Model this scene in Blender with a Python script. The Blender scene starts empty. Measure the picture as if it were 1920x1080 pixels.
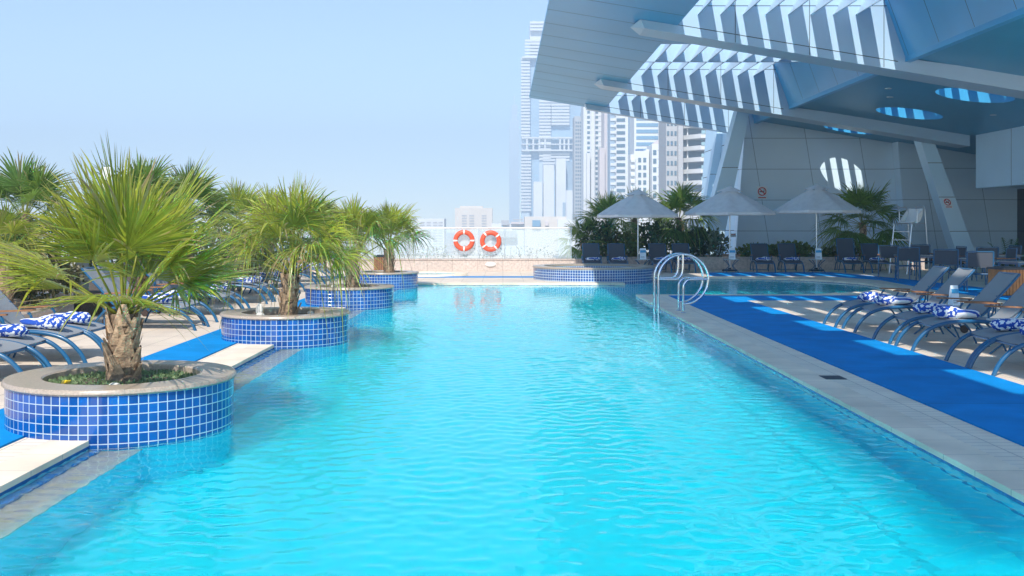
import bpy, math, random
import numpy as np
from mathutils import Vector, Matrix
sc = bpy.context.scene
COL = sc.collection
R = math.radians
# ------------------------------------------------------------------ camera, sky, sun, exposure
EYE = 1.62; F = 2000.0; VX, VY = 943.0, 423.0
cam = bpy.data.cameras.new('camera'); camo = bpy.data.objects.new('camera', cam); COL.objects.link(camo); sc.camera = camo
camo.location = (0, 0, EYE); camo.rotation_euler = (math.pi / 2, 0, 0)
cam.sensor_width = 36; cam.lens = 37.5; cam.shift_x = 17 / 1920; cam.shift_y = -117 / 1920
cam.clip_start = .1; cam.clip_end = 9000
SUN = Vector((.175, .93, -1)).normalized()
world = bpy.data.worlds.new('World'); sc.world = world; world.use_nodes = True
wt = world.node_tree; sky = wt.nodes.new('ShaderNodeTexSky'); sky.sky_type = 'NISHITA'; sky.sun_disc = False
sky.sun_elevation = math.asin(-SUN.z); sky.sun_rotation = math.atan2(-SUN.x, -SUN.y)
sky.air_density = .8; sky.dust_density = .0; sky.ozone_density = 2.3
wt.links.new(sky.outputs[0], wt.nodes['Background'].inputs[0]); wt.nodes['Background'].inputs[1].default_value = .10
sl = bpy.data.lights.new('sun', 'SUN'); sl.energy = 3.0; sl.angle = R(.5); sl.color = (1, .95, .87)
slo = bpy.data.objects.new('sun', sl); COL.objects.link(slo); slo.location = (0, 0, 60)
slo.rotation_euler = SUN.to_track_quat('-Z', 'Y').to_euler()
sc.view_settings.view_transform = 'Standard'; sc.view_settings.look = 'None'
sc.view_settings.exposure = 1.14; sc.view_settings.gamma = 1
sc.cycles.use_denoising = True; sc.cycles.max_bounces = 12; sc.cycles.diffuse_bounces = 7; sc.cycles.transparent_max_bounces = 24
sc.cycles.blur_glossy = 1.0; sc.cycles.sample_clamp_indirect = 8
sc.cycles.volume_bounces = 1

# ------------------------------------------------------------------ helpers
def G(px, py, z=0.0):
    Y = F * (EYE - z) / (py - VY); return Vector(((px - VX) / F * Y, Y, z))
def P(px, py, Y): return Vector(((px - VX) / F * Y, Y, EYE + (VY - py) / F * Y))

def nodes(m): m.use_nodes = True; return m.node_tree, m.node_tree.nodes['Principled BSDF']
def M(name, col, rough=.6, noise=None, bump=None, metal=0.0, spec=None, trans=None, attr=None, coat=0):
    """noise=(scale, amount), bump=(scale, strength), trans=translucency share, attr=colour attribute"""
    m = bpy.data.materials.new(name); t, b = nodes(m); N = t.nodes; Lk = t.links
    b.inputs['Roughness'].default_value = rough; b.inputs['Metallic'].default_value = metal
    b.inputs['Base Color'].default_value = (*col, 1)
    if coat: b.inputs['Coat Weight'].default_value = coat
    if spec is not None: b.inputs['Specular IOR Level'].default_value = spec
    tc = N.new('ShaderNodeTexCoord'); csock = None
    if attr:
        a = N.new('ShaderNodeAttribute'); a.attribute_name = attr; csock = a.outputs['Color']
    if noise:
        n = N.new('ShaderNodeTexNoise'); n.inputs['Scale'].default_value = noise[0]; n.inputs['Detail'].default_value = 6
        Lk.new(tc.outputs['Object'], n.inputs['Vector'])
        mp = N.new('ShaderNodeMapRange'); mp.inputs[1].default_value = .3; mp.inputs[2].default_value = .7
        mp.inputs[3].default_value = 1 - noise[1]; mp.inputs[4].default_value = 1 + noise[1]
        Lk.new(n.outputs['Fac'], mp.inputs[0])
        v = N.new('ShaderNodeVectorMath'); v.operation = 'SCALE'
        if csock: Lk.new(csock, v.inputs[0])
        else: v.inputs[0].default_value = col
        Lk.new(mp.outputs[0], v.inputs['Scale']); csock = v.outputs[0]
    if csock: Lk.new(csock, b.inputs['Base Color'])
    if bump:
        n2 = N.new('ShaderNodeTexNoise'); n2.inputs['Scale'].default_value = bump[0]; n2.inputs['Detail'].default_value = 4
        Lk.new(tc.outputs['Object'], n2.inputs['Vector'])
        bp = N.new('ShaderNodeBump'); bp.inputs['Strength'].default_value = bump[1]; bp.inputs['Distance'].default_value = .02
        Lk.new(n2.outputs['Fac'], bp.inputs['Height']); Lk.new(bp.outputs[0], b.inputs['Normal'])
    if trans:
        tl = N.new('ShaderNodeBsdfTranslucent'); mx = N.new('ShaderNodeMixShader'); mx.inputs[0].default_value = trans
        if csock: Lk.new(csock, tl.inputs[0])
        else: tl.inputs[0].default_value = (*col, 1)
        Lk.new(b.outputs[0], mx.inputs[1]); Lk.new(tl.outputs[0], mx.inputs[2])
        Lk.new(mx.outputs[0], N['Material Output'].inputs[0])
    return m

def brickmat(name, c1, c2, mortar, w, h, ms, rough=.5, coord='Object', rot=None, offset=0.0, bump=.3, noise=.12, nscale=3.0, shear=0, coat=0):
    m = bpy.data.materials.new(name); t, b = nodes(m); N = t.nodes; Lk = t.links
    tc = N.new('ShaderNodeTexCoord'); mp = N.new('ShaderNodeMapping')
    Lk.new(tc.outputs[coord], mp.inputs[0]); vec = mp.outputs[0]
    if rot: mp.inputs['Rotation'].default_value = rot
    if shear:
        sp = N.new('ShaderNodeSeparateXYZ'); cb = N.new('ShaderNodeCombineXYZ'); ma = N.new('ShaderNodeMath'); ma.operation = 'MULTIPLY_ADD'
        Lk.new(vec, sp.inputs[0]); Lk.new(sp.outputs[1], ma.inputs[0]); ma.inputs[1].default_value = shear; Lk.new(sp.outputs[0], ma.inputs[2])
        Lk.new(ma.outputs[0], cb.inputs[0]); Lk.new(sp.outputs[1], cb.inputs[1]); vec = cb.outputs[0]
    br = N.new('ShaderNodeTexBrick'); br.offset = offset; br.squash = 1
    br.inputs['Color1'].default_value = (*c1, 1); br.inputs['Color2'].default_value = (*c2, 1); br.inputs['Mortar'].default_value = (*mortar, 1)
    br.inputs['Scale'].default_value = 1; br.inputs['Mortar Size'].default_value = ms; br.inputs['Mortar Smooth'].default_value = .1
    br.inputs['Brick Width'].default_value = w; br.inputs['Row Height'].default_value = h; br.inputs['Bias'].default_value = 0
    Lk.new(vec, br.inputs['Vector'])
    n = N.new('ShaderNodeTexNoise'); n.inputs['Scale'].default_value = nscale; n.inputs['Detail'].default_value = 8; Lk.new(tc.outputs['Object'], n.inputs['Vector'])
    r = N.new('ShaderNodeMapRange'); r.inputs[1].default_value = .3; r.inputs[2].default_value = .7; r.inputs[3].default_value = 1 - noise; r.inputs[4].default_value = 1 + noise
    Lk.new(n.outputs['Fac'], r.inputs[0]); v = N.new('ShaderNodeVectorMath'); v.operation = 'SCALE'
    Lk.new(br.outputs['Color'], v.inputs[0]); Lk.new(r.outputs[0], v.inputs['Scale']); Lk.new(v.outputs[0], b.inputs['Base Color'])
    b.inputs['Roughness'].default_value = rough
    if coat: b.inputs['Coat Weight'].default_value = coat
    if bump:
        bp = N.new('ShaderNodeBump'); bp.inputs['Strength'].default_value = bump; bp.inputs['Distance'].default_value = .004; bp.invert = True
        Lk.new(br.outputs['Fac'], bp.inputs['Height']); Lk.new(bp.outputs[0], b.inputs['Normal'])
    return m

class MB:
    def __init__(s): s.v = []; s.f = []; s.mi = []; s.uv = {}; s.c = []; s.usec = False
    def add(s, vs, fs, mi=0, cols=None):
        o = len(s.v); s.v.extend([tuple(p) for p in vs])
        if cols: s.usec = True
        s.c.extend(cols if cols else [(1, 1, 1)] * len(vs))
        for f in fs: s.f.append(tuple(i + o for i in f)); s.mi.append(mi)
        return s
    def box(s, x0, x1, y0, y1, z0, z1, mi=0):
        vs = [(x, y, z) for x in (x0, x1) for y in (y0, y1) for z in (z0, z1)]
        return s.add(vs, [(0, 1, 3, 2), (4, 6, 7, 5), (0, 4, 5, 1), (2, 3, 7, 6), (0, 2, 6, 4), (1, 5, 7, 3)], mi)
    def obox(s, c, size, rot, mi=0):
        hx, hy, hz = [k / 2 for k in size]; c = Vector(c)
        vs = [c + rot @ Vector((x, y, z)) for x in (-hx, hx) for y in (-hy, hy) for z in (-hz, hz)]
        return s.add(vs, [(0, 1, 3, 2), (4, 6, 7, 5), (0, 4, 5, 1), (2, 3, 7, 6), (0, 2, 6, 4), (1, 5, 7, 3)], mi)
    def prism(s, poly, axis, a, b, mi=0):
        """poly 2-D; axis 'y': (x,z) pushed along y; 'x': (y,z); 'z': (x,y)"""
        def mk(p, t): return {'y': (p[0], t, p[1]), 'x': (t, p[0], p[1]), 'z': (p[0], p[1], t)}[axis]
        n = len(poly); vs = [mk(p, a) for p in poly] + [mk(p, b) for p in poly]
        fs = [tuple(range(n - 1, -1, -1)), tuple(range(n, 2 * n))] + [(i, (i + 1) % n, (i + 1) % n + n, i + n) for i in range(n)]
        return s.add(vs, fs, mi)
    def tube(s, pts, r, n=8, mi=0, flat=1.0, cols=None):
        pts = [Vector(p) for p in pts]; rr = r if isinstance(r, (list, tuple)) else [r] * len(pts)
        vs = []; cc = []; up = None
        for i, p in enumerate(pts):
            d = (pts[min(i + 1, len(pts) - 1)] - pts[max(i - 1, 0)])
            d = d.normalized() if d.length > 1e-9 else Vector((0, 0, 1))
            if up is None:
                up = Vector((0, 0, 1)) if abs(d.z) < .9 else Vector((1, 0, 0))
            a = (up - d * up.dot(d))
            a = a.normalized() if a.length > 1e-6 else d.orthogonal().normalized()
            b = d.cross(a); up = a
            for k in range(n):
                t = 2 * math.pi * k / n
                vs.append(p + a * math.cos(t) * rr[i] + b * math.sin(t) * rr[i] * flat)
                if cols: cc.append(cols[i])
        fs = []
        for i in range(len(pts) - 1):
            for k in range(n):
                fs.append((i * n + k, i * n + (k + 1) % n, (i + 1) * n + (k + 1) % n, (i + 1) * n + k))
        fs.append(tuple(range(n - 1, -1, -1))); fs.append(tuple(range((len(pts) - 1) * n, len(pts) * n)))
        return s.add(vs, fs, mi, cc or None)
    def lathe(s, prof, c=(0, 0, 0), n=32, mi=0, jit=None):
        vs = []
        for j, (r, z) in enumerate(prof):
            for k in range(n):
                t = 2 * math.pi * k / n; q = 1 + (jit(j, k) if jit else 0)
                vs.append((c[0] + r * q * math.cos(t), c[1] + r * q * math.sin(t), c[2] + z))
        fs = [(j * n + k, j * n + (k + 1) % n, (j + 1) * n + (k + 1) % n, (j + 1) * n + k) for j in range(len(prof) - 1) for k in range(n)]
        return s.add(vs, fs, mi)
    def disc(s, c, r, n=32, mi=0): 
        return s.add([(c[0] + r * math.cos(2 * math.pi * k / n), c[1] + r * math.sin(2 * math.pi * k / n), c[2]) for k in range(n)], [tuple(range(n))], mi)
    def sheet(s, pts, width, th, mi=0):
        """a sling: profile pts (x,z) swept across y from -width/2 to width/2, with thickness"""
        n = len(pts); vs = []
        for i, p in enumerate(pts):
            a = Vector(pts[max(i - 1, 0)]); b = Vector(pts[min(i + 1, n - 1)]); d = (b - a).normalized(); nn = Vector((-d.y, d.x)) * th
            for y in (-width / 2, -width / 6, width / 6, width / 2):
                sag = -.012 if abs(y) < width / 3 else 0
                vs.append((p[0] + nn.x * sag / th * 1, y, p[1] + sag)); 
        m = 4; o = len(vs)
        for i in range(n):
            for k in range(m):
                q = vs[i * m + k]; a = Vector(pts[max(i - 1, 0)]); b = Vector(pts[min(i + 1, n - 1)]); d = (b - a).normalized()
                vs.append((q[0] + d.y * th, q[1], q[2] - d.x * th))
        fs = []
        for i in range(n - 1):
            for k in range(m - 1):
                fs.append((i * m + k, (i + 1) * m + k, (i + 1) * m + k + 1, i * m + k + 1))
                fs.append((o + i * m + k, o + i * m + k + 1, o + (i + 1) * m + k + 1, o + (i + 1) * m + k))
            fs.append((i * m, o + i * m, o + (i + 1) * m, (i + 1) * m)); fs.append((i * m + m - 1, (i + 1) * m + m - 1, o + (i + 1) * m + m - 1, o + i * m + m - 1))
        for i in (0, n - 1):
            for k in range(m - 1):
                q = (i * m + k, i * m + k + 1, o + i * m + k + 1, o + i * m + k); fs.append(q if i == 0 else q[::-1])
        return s.add(vs, fs, mi)
    def build(s, name, mats, parent=None, smooth=None, world=False):
        me = bpy.data.meshes.new(name); v = s.v
        if parent is not None and world:
            L = parent.location; v = [(p[0] - L.x, p[1] - L.y, p[2] - L.z) for p in v]
        me.from_pydata(v, [], s.f)
        for m in (mats if isinstance(mats, (list, tuple)) else [mats]): me.materials.append(m)
        me.polygons.foreach_set('material_index', s.mi)
        if s.usec:
            a = me.color_attributes.new('tint', 'FLOAT_COLOR', 'POINT')
            a.data.foreach_set('color', np.array([(*c, 1) for c in s.c], dtype=np.float32).ravel())
        if s.uv:
            ul = me.uv_layers.new(name='UVMap'); li = 0
            for fi, f in enumerate(s.f):
                q = s.uv.get(fi)
                for k in range(len(f)):
                    if q: ul.data[li].uv = q[k]
                    li += 1
        if smooth is not None:
            me.polygons.foreach_set('use_smooth', [True] * len(me.polygons))
            if smooth < 180: me.set_sharp_from_angle(angle=R(smooth))
        me.validate(); me.update()
        o = bpy.data.objects.new(name, me); COL.objects.link(o)
        if parent is not None: o.parent = parent
        return o

def tag(o, label=None, cat=None, group=None, kind=None):
    if label: o['label'] = label
    if cat: o['category'] = cat
    if group: o['group'] = group
    if kind: o['kind'] = kind
    return o
def thing(name, label, cat, loc=(0, 0, 0), rz=0, group=None):
    o = bpy.data.objects.new(name, None); COL.objects.link(o); o.location = loc; o.rotation_euler = (0, 0, rz); o.empty_display_size = .2
    return tag(o, label, cat, group)
def copytree(o, parent=None):
    c = o.copy(); COL.objects.link(c)
    if parent is not None: c.parent = parent
    for ch in o.children: copytree(ch, c)
    return c
def smoothpath(pts, k=5):
    pts = [Vector(p) for p in pts]; out = []
    for i in range(len(pts) - 1):
        p0 = pts[max(i - 1, 0)]; p1 = pts[i]; p2 = pts[i + 1]; p3 = pts[min(i + 2, len(pts) - 1)]
        for j in range(k):
            t = j / k
            out.append(.5 * ((2 * p1) + (p2 - p0) * t + (2 * p0 - 5 * p1 + 4 * p2 - p3) * t * t + (3 * p1 - p0 - 3 * p2 + p3) * t ** 3))
    out.append(pts[-1]); return out

# ------------------------------------------------------------------ materials
m_deck = brickmat('deck_stone', (.74, .62, .50), (.68, .57, .46), (.44, .37, .30), .6, .6, .006, .6, noise=.12, nscale=1.3)
m_cop = brickmat('coping_stone', (.90, .76, .58), (.83, .69, .53), (.52, .44, .34), .5, 3.0, .005, .5, noise=.16, nscale=1.7, rot=(0, 0, R(90)))
m_grip = brickmat('coping_grip_tile', (.92, .80, .64), (.86, .74, .59), (.54, .46, .38), .12, .24, .006, .55, noise=.08, bump=.5, rot=(0, 0, R(90)))
m_mat = brickmat('blue_matting', (.001, .25, .62), (.001, .228, .57), (.001, .12, .30), 9, 2.4, .007, .85, noise=.13, nscale=2.2, bump=.5)
m_mat.node_tree.nodes['Principled BSDF'].inputs['Specular IOR Level'].default_value = .15
m_tile = brickmat('blue_mosaic', (.002, .10, .40), (.002, .055, .25), (.46, .56, .64), .0725, .0725, .0038, .12, coord='UV', noise=.12, nscale=1.5, bump=.5, coat=.3)
m_tile_s = brickmat('blue_mosaic_dim', (.004, .09, .34), (.003, .055, .24), (.56, .66, .74), .0775, .0775, .008, .15, coord='UV', noise=.12, bump=.4)
m_gran = M('granite', (.42, .34, .27), .28, (60, .22), (90, .05))
m_granw = brickmat('granite_wall', (.58, .48, .42), (.53, .44, .385), (.28, .21, .18), .9, 2.0, .006, .45, noise=.22, nscale=14, rot=(R(90), 0, 0))
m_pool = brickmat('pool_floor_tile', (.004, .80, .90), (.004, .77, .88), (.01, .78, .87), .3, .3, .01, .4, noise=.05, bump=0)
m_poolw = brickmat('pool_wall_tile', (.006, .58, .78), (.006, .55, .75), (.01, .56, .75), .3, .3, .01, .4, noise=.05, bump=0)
m_band = M('pool_band_tile', (.01, .13, .40), .2, (30, .3))
m_shelf = M('pool_shelf_stone', (.47, .40, .32), .5, (18, .12))
m_soil = M('soil', (.10, .075, .055), .95, (30, .5), (60, .8))
m_bark = M('palm_bark', (.21, .145, .095), .9, (24, .5), (40, .8))
m_boot = M('palm_boot', (.46, .31, .19), .85, (20, .5), (50, .5))
m_leaf = M('palm_leaf', (.1, .2, .03), .33, (7, .15), attr='tint', trans=.48)
m_shrub = M('shrub_leaf', (.1, .2, .03), .5, (5, .2), attr='tint', trans=.28)
m_stone = M('white_stone', (.68, .66, .61), .8, (12, .2), (10, .6))
m_frame = M('blue_tube', (.010, .10, .22), .3, (6, .08), coat=.3)
m_dark = M('dark_tube', (.02, .03, .045), .35)
m_sling = M('grey_sling', (.27, .285, .30), .75, (180, .10), (500, .2))
m_sling2 = M('dark_sling', (.065, .075, .095), .75, (180, .10), (500, .2))
m_teak = M('teak', (.30, .135, .06), .5, (14, .3))
m_teakbin = M('orange_teak', (.46, .185, .055), .45, (9, .25))
m_rub = M('brown_wheel', (.05, .03, .025), .6)
m_steel = M('polished_steel', (.75, .77, .80), .12, metal=1)
m_alu = M('aluminium', (.62, .66, .70), .3, metal=.8)
m_white = M('white_plastic', (.78, .78, .76), .4)
m_card = M('card', (.75, .82, .86), .5); m_cardb = M('card_header', (.05, .35, .62), .5)
m_umb = M('grey_canvas', (.90, .88, .87), .85, (5, .06), (400, .15), trans=.25)
m_orange = M('lifebuoy_orange', (.78, .10, .04), .45, (9, .1))
m_red = M('sign_red', (.55, .02, .03), .5); m_black = M('sign_black', (.03, .03, .035), .5)
m_clad = brickmat('wall_panel', (.66, .82, .94), (.64, .80, .92), (.25, .37, .46), 2.4, 1.38, .013, .38, rot=(R(-90), 0, 0), noise=.05, nscale=.4, shear=.16, bump=.2)
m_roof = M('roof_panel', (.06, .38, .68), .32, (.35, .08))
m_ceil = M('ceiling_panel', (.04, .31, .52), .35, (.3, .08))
m_joint = M('joint', (.05, .06, .075), .7)
m_blade = M('louvre_white', (.46, .60, .72), .35)
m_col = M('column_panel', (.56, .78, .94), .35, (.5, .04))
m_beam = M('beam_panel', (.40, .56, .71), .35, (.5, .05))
m_dglass = M('dark_glass', (.012, .02, .03), .06, spec=.8)

# towel: stripes on one half, blotches where the spiral weave shows on the other
m_towel = bpy.data.materials.new('towel'); t, b = nodes(m_towel); N = t.nodes; Lk = t.links
tc = N.new('ShaderNodeTexCoord'); sp = N.new('ShaderNodeSeparateXYZ'); Lk.new(tc.outputs['Object'], sp.inputs[0])
wv = N.new('ShaderNodeMath'); wv.operation = 'MULTIPLY'; wv.inputs[1].default_value = 62; Lk.new(sp.outputs[0], wv.inputs[0])
wz = N.new('ShaderNodeMath'); wz.operation = 'MULTIPLY_ADD'; wz.inputs[1].default_value = 45; Lk.new(sp.outputs[2], wz.inputs[0]); Lk.new(wv.outputs[0], wz.inputs[2])
sn = N.new('ShaderNodeMath'); sn.operation = 'SINE'; Lk.new(wz.outputs[0], sn.inputs[0])
g1 = N.new('ShaderNodeMath'); g1.operation = 'GREATER_THAN'; g1.inputs[1].default_value = 0; Lk.new(sn.outputs[0], g1.inputs[0])
nz = N.new('ShaderNodeTexNoise'); nz.inputs['Scale'].default_value = 24; nz.inputs['Detail'].default_value = 1; Lk.new(tc.outputs['Object'], nz.inputs['Vector'])
g2 = N.new('ShaderNodeMath'); g2.operation = 'GREATER_THAN'; g2.inputs[1].default_value = .5; Lk.new(nz.outputs['Fac'], g2.inputs[0])
hs = N.new('ShaderNodeMath'); hs.operation = 'GREATER_THAN'; hs.inputs[1].default_value = 0; Lk.new(sp.outputs[1], hs.inputs[0])
mx1 = N.new('ShaderNodeMix'); mx1.data_type = 'FLOAT'; Lk.new(hs.outputs[0], mx1.inputs[0]); Lk.new(g1.outputs[0], mx1.inputs[2]); Lk.new(g2.outputs[0], mx1.inputs[3])
mx = N.new('ShaderNodeMix'); mx.data_type = 'RGBA'; mx.inputs[6].default_value = (.015, .075, .40, 1); mx.inputs[7].default_value = (.84, .85, .86, 1)
Lk.new(mx1.outputs[0], mx.inputs[0]); Lk.new(mx.outputs[2], b.inputs['Base Color']); b.inputs['Roughness'].default_value = .95
n3 = N.new('ShaderNodeTexNoise'); n3.inputs['Scale'].default_value = 150; bp = N.new('ShaderNodeBump'); bp.inputs['Strength'].default_value = .6; bp.inputs['Distance'].default_value = .01
Lk.new(tc.outputs['Object'], n3.inputs['Vector']); Lk.new(n3.outputs['Fac'], bp.inputs['Height']); Lk.new(bp.outputs[0], b.inputs['Normal'])

# water
m_water = bpy.data.materials.new('water'); t, b = nodes(m_water)
b.inputs['Base Color'].default_value = (.90, 1, 1, 1); b.inputs['Roughness'].default_value = .02; b.inputs['IOR'].default_value = 1.2; b.inputs['Transmission Weight'].default_value = 1
df = t.nodes.new('ShaderNodeBsdfDiffuse'); df.inputs[0].default_value = (.004, .77, .85, 1); mxw = t.nodes.new('ShaderNodeMixShader'); 
tcw = t.nodes.new('ShaderNodeTexCoord'); spw = t.nodes.new('ShaderNodeSeparateXYZ'); mrw = t.nodes.new('ShaderNodeMapRange')   # shallow water over the ledge is clear
t.links.new(tcw.outputs['Object'], spw.inputs[0]); t.links.new(spw.outputs[0], mrw.inputs[0]); t.links.new(mrw.outputs[0], mxw.inputs[0])
mrw.inputs[1].default_value = -2.78; mrw.inputs[2].default_value = -2.68; mrw.inputs[3].default_value = .02; mrw.inputs[4].default_value = .13
t.links.new(b.outputs[0], mxw.inputs[1]); t.links.new(df.outputs[0], mxw.inputs[2]); t.links.new(mxw.outputs[0], t.nodes['Material Output'].inputs[0])
# fence glass: thin pane, part clear, part reflecting, slightly frosted green
m_pane = bpy.data.materials.new('pane_glass'); t, b = nodes(m_pane); N = t.nodes
b.inputs['Base Color'].default_value = (.76, .82, .85, 1); b.inputs['Roughness'].default_value = .08
tr = N.new('ShaderNodeBsdfTransparent'); tr.inputs[0].default_value = (.94, .98, .985, 1); mxs = N.new('ShaderNodeMixShader'); mxs.inputs[0].default_value = .24
t.links.new(tr.outputs[0], mxs.inputs[1]); t.links.new(b.outputs[0], mxs.inputs[2]); t.links.new(mxs.outputs[0], N['Material Output'].inputs[0])

# ------------------------------------------------------------------ the setting
ARC = [(5.9 + 4.2 * math.cos(a), 29.1 + 4.2 * math.sin(a)) for a in [R(-90 + 180 * k / 40) for k in range(41)]]
def arm_x(Y): return 5.9 + math.sqrt(max(0, 4.2 ** 2 - (Y - 29.1) ** 2))
PX0, PX1, PY0, PY1 = -3.1, 3.1, -4.0, 29.7
mb = MB(); mb.add([(-4000, -200, -15), (4000, -200, -15), (4000, 2450, -15), (-4000, 2450, -15)], [(0, 1, 2, 3)])
o = mb.build('city_ground', M('city_ground', (.46, .42, .37), .9, (.01, .2))); tag(o, kind='structure')
# deck around the pools
mb = MB()
def q(x0, x1, y0, y1): mb.add([(x0, y0, 0), (x1, y0, 0), (x1, y1, 0), (x0, y1, 0)], [(0, 1, 2, 3)])
q(-16, PX0, -14, PY1); q(PX0, PX1, -14, PY0); q(PX1, 32, -14, 24.9); q(-16, PX1, PY1, 33.3); q(-16, 32, 33.3, 58)
for k in range(len(ARC) - 1):
    (xa, ya), (xb, yb) = ARC[k], ARC[k + 1]
    mb.add([(xa, ya, 0), (32, ya, 0), (32, yb, 0), (xb, yb, 0)], [(0, 1, 2, 3)])
mb.prism([(-16, -15), (32, -15), (32, -1.6), (-16, -1.6)], 'y', -14, 58)
tag(mb.build('pool_deck', m_deck), kind='structure')
# basin: outline of main pool + arm
out = [(PX0, PY0), (PX1, PY0), (PX1, 24.9)] + ARC + [(PX1, 33.3), (PX1, PY1), (PX0, PY1)]
mb = MB(); n = len(out)
for i in range(n):
    (xa, ya), (xb, yb) = out[i], out[(i + 1) % n]
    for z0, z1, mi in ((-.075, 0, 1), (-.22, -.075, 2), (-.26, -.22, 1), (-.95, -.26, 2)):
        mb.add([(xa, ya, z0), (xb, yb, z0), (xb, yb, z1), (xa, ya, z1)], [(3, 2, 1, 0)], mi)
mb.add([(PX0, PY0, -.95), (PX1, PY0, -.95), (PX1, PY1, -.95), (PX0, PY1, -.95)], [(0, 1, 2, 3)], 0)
mb.add([(PX1 + .0, 24.9, -.5)] + [(x, y, -.5) for x, y in ARC] + [(PX1, 33.3, -.5)], [tuple(range(len(ARC) + 2))], 0)
mb.add([(PX1, 24.9, -.95), (PX1, 33.3, -.95), (PX1, 33.3, -.5), (PX1, 24.9, -.5)], [(0, 1, 2, 3)], 2)
mb.box(PX1 - .62, PX1 - .57, PY0 + .01, 24.4, -.9485, -.944, 4)                           # dark line on the floor
mb.box(PX0 + .002, -2.74, PY0 + .01, PY1 - .01, -.94, -.18, 2); mb.box(PX0 + .002, -2.735, PY0 + .01, PY1 - .01, -.179, -.16, 3)                               # shallow shelf along the left side
mb.box(PX0 + .003, PX0 + .085, PY0 + .01, PY1 - .01, -.1585, -.12, 1)
tag(mb.build('pool_basin', [m_pool, m_band, m_poolw, m_shelf, M('floor_line', (.004, .60, .72), .4)]), kind='structure')
# coping
mb = MB()
def strip(pa, pb, z0, z1, mi):
    for i in range(len(pa) - 1):
        a, b_, c, d = pa[i], pa[i + 1], pb[i + 1], pb[i]
        mb.add([(*a, z1), (*b_, z1), (*c, z1), (*d, z1), (*a, z0), (*b_, z0), (*c, z0), (*d, z0)],
               [(0, 3, 2, 1), (0, 1, 5, 4), (3, 7, 6, 2)], mi)
mb.box(PX1 - .003, 3.42, PY0, 24.87, -.028, .012, 0); mb.box(3.425, 3.79, PY0, 24.50, -.01, .010, 1)
mb.box(-3.40, PX0 + .003, PY0, PY1, -.028, .012, 0); mb.box(-3.63, -3.405, PY0, PY1, -.01, .010, 1)
mb.box(-3.72, PX1 + .3, PY1 - .03, 30.35, -.035, .014, 0)
arcout = [(5.9 + 4.58 * math.cos(a), 29.1 + 4.58 * math.sin(a)) for a in [R(-90 + 180 * k / 40) for k in range(41)]]
ain = [(3.425, 24.93)] + [(5.9 + 4.17 * math.cos(a), 29.1 + 4.17 * math.sin(a)) for a in [R(-90 + 180 * k / 40) for k in range(41)]] + [(3.3, 33.27)]
strip(ain, [(3.425, 24.52)] + arcout + [(3.3, 33.68)], -.035, .013, 0)
mb.box(3.38, 3.60, 11.15, 11.42, .0125, .016, 2)
tag(mb.build('pool_coping', [m_cop, m_grip, m_joint]), kind='structure')
# water surface with real ripples
xs = np.linspace(PX0 - .02, PX1 + .02, 250); ys = [PY0]
while ys[-1] < PY1: ys.append(ys[-1] + max(.026, .0040 * ys[-1]))
ys[-1] = PY1
def waves(X, Y, seed=3):
    rng = np.random.default_rng(seed); Z = np.zeros_like(X)
    for i in range(64):
        lam = rng.uniform(.085, .21) if i < 46 else rng.uniform(.21, .6); a = rng.normal(math.pi / 2, .75); k = 2 * math.pi / lam
        ph = rng.uniform(0, 7)
        wob = .5 * np.sin(.9 * X + 1.3 * Y + ph) + .4 * np.sin(1.7 * X - .8 * Y + 2 * ph)
        amp = .0022 * lam * (1 if i < 46 else .26) * (1 + .6 * np.sin(.7 * X + .5 * Y + 3 * ph))
        Z += amp * np.sin(k * (X * math.cos(a) + Y * math.sin(a)) + ph + wob)
    return Z
def watergrid(name, X, Y, z):
    Z = waves(X, Y) + z; v = np.stack([X, Y, Z], -1).reshape(-1, 3); idx = np.arange(len(v)).reshape(X.shape)
    f = np.stack([idx[:-1, :-1], idx[:-1, 1:], idx[1:, 1:], idx[1:, :-1]], -1).reshape(-1, 4)
    me = bpy.data.meshes.new(name); me.from_pydata(v.tolist(), [], f.tolist()); me.materials.append(m_water)
    me.polygons.foreach_set('use_smooth', [True] * len(me.polygons)); o = bpy.data.objects.new(name, me); COL.objects.link(o); return o
X, Y = np.meshgrid(xs, np.array(ys)); tag(watergrid('pool_water', X, Y, -.042), kind='structure')
ya = np.linspace(24.9, 33.3, 110); U, Y = np.meshgrid(np.linspace(0, 1, 90), ya)
ax = np.array([arm_x(y) for y in ya])[:, None]; X = PX1 + .02 + U * (ax - PX1)
tag(watergrid('shallow_pool_water', X, Y, -.042), kind='structure')

# ------------------------------------------------------------------ blue mats
def mat_obj(poly, label):
    mb = MB(); mb.prism(poly, 'z', .004, .02); return tag(mb.build('pool_mat', m_mat), label, 'mat', 'blue mats around the pool')
mat_obj([(3.80, -4), (5.22, -4), (5.22, 23.05), (9.2, 23.05), (9.2, 24.45), (3.80, 24.45)], 'wide blue mat laid along the right side of the pool, turning beside the shallow pool')
gp = lambda *a: [tuple(G(x, y)[:2]) for x, y in a]
mat_obj(gp((1905, 566), (1925, 550), (1700, 524.5), (1560, 511.5), (1330, 511.8), (1330, 517.5), (1545, 517.5), (1650, 525.5), (1760, 545)), 'blue mat curving round the far end of the shallow pool past the dining chairs')
mat_obj([(-4.38, -4), (-3.645, -4), (-3.645, 31), (-4.38, 31)], 'narrow blue mat along the left side of the pool behind the palm planters')
mat_obj([(-6, 33.2), (1.1, 33.2), (1.1, 33.7), (-6, 33.7)], 'thin blue mat across the far end beside the round children\'s pool')

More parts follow.
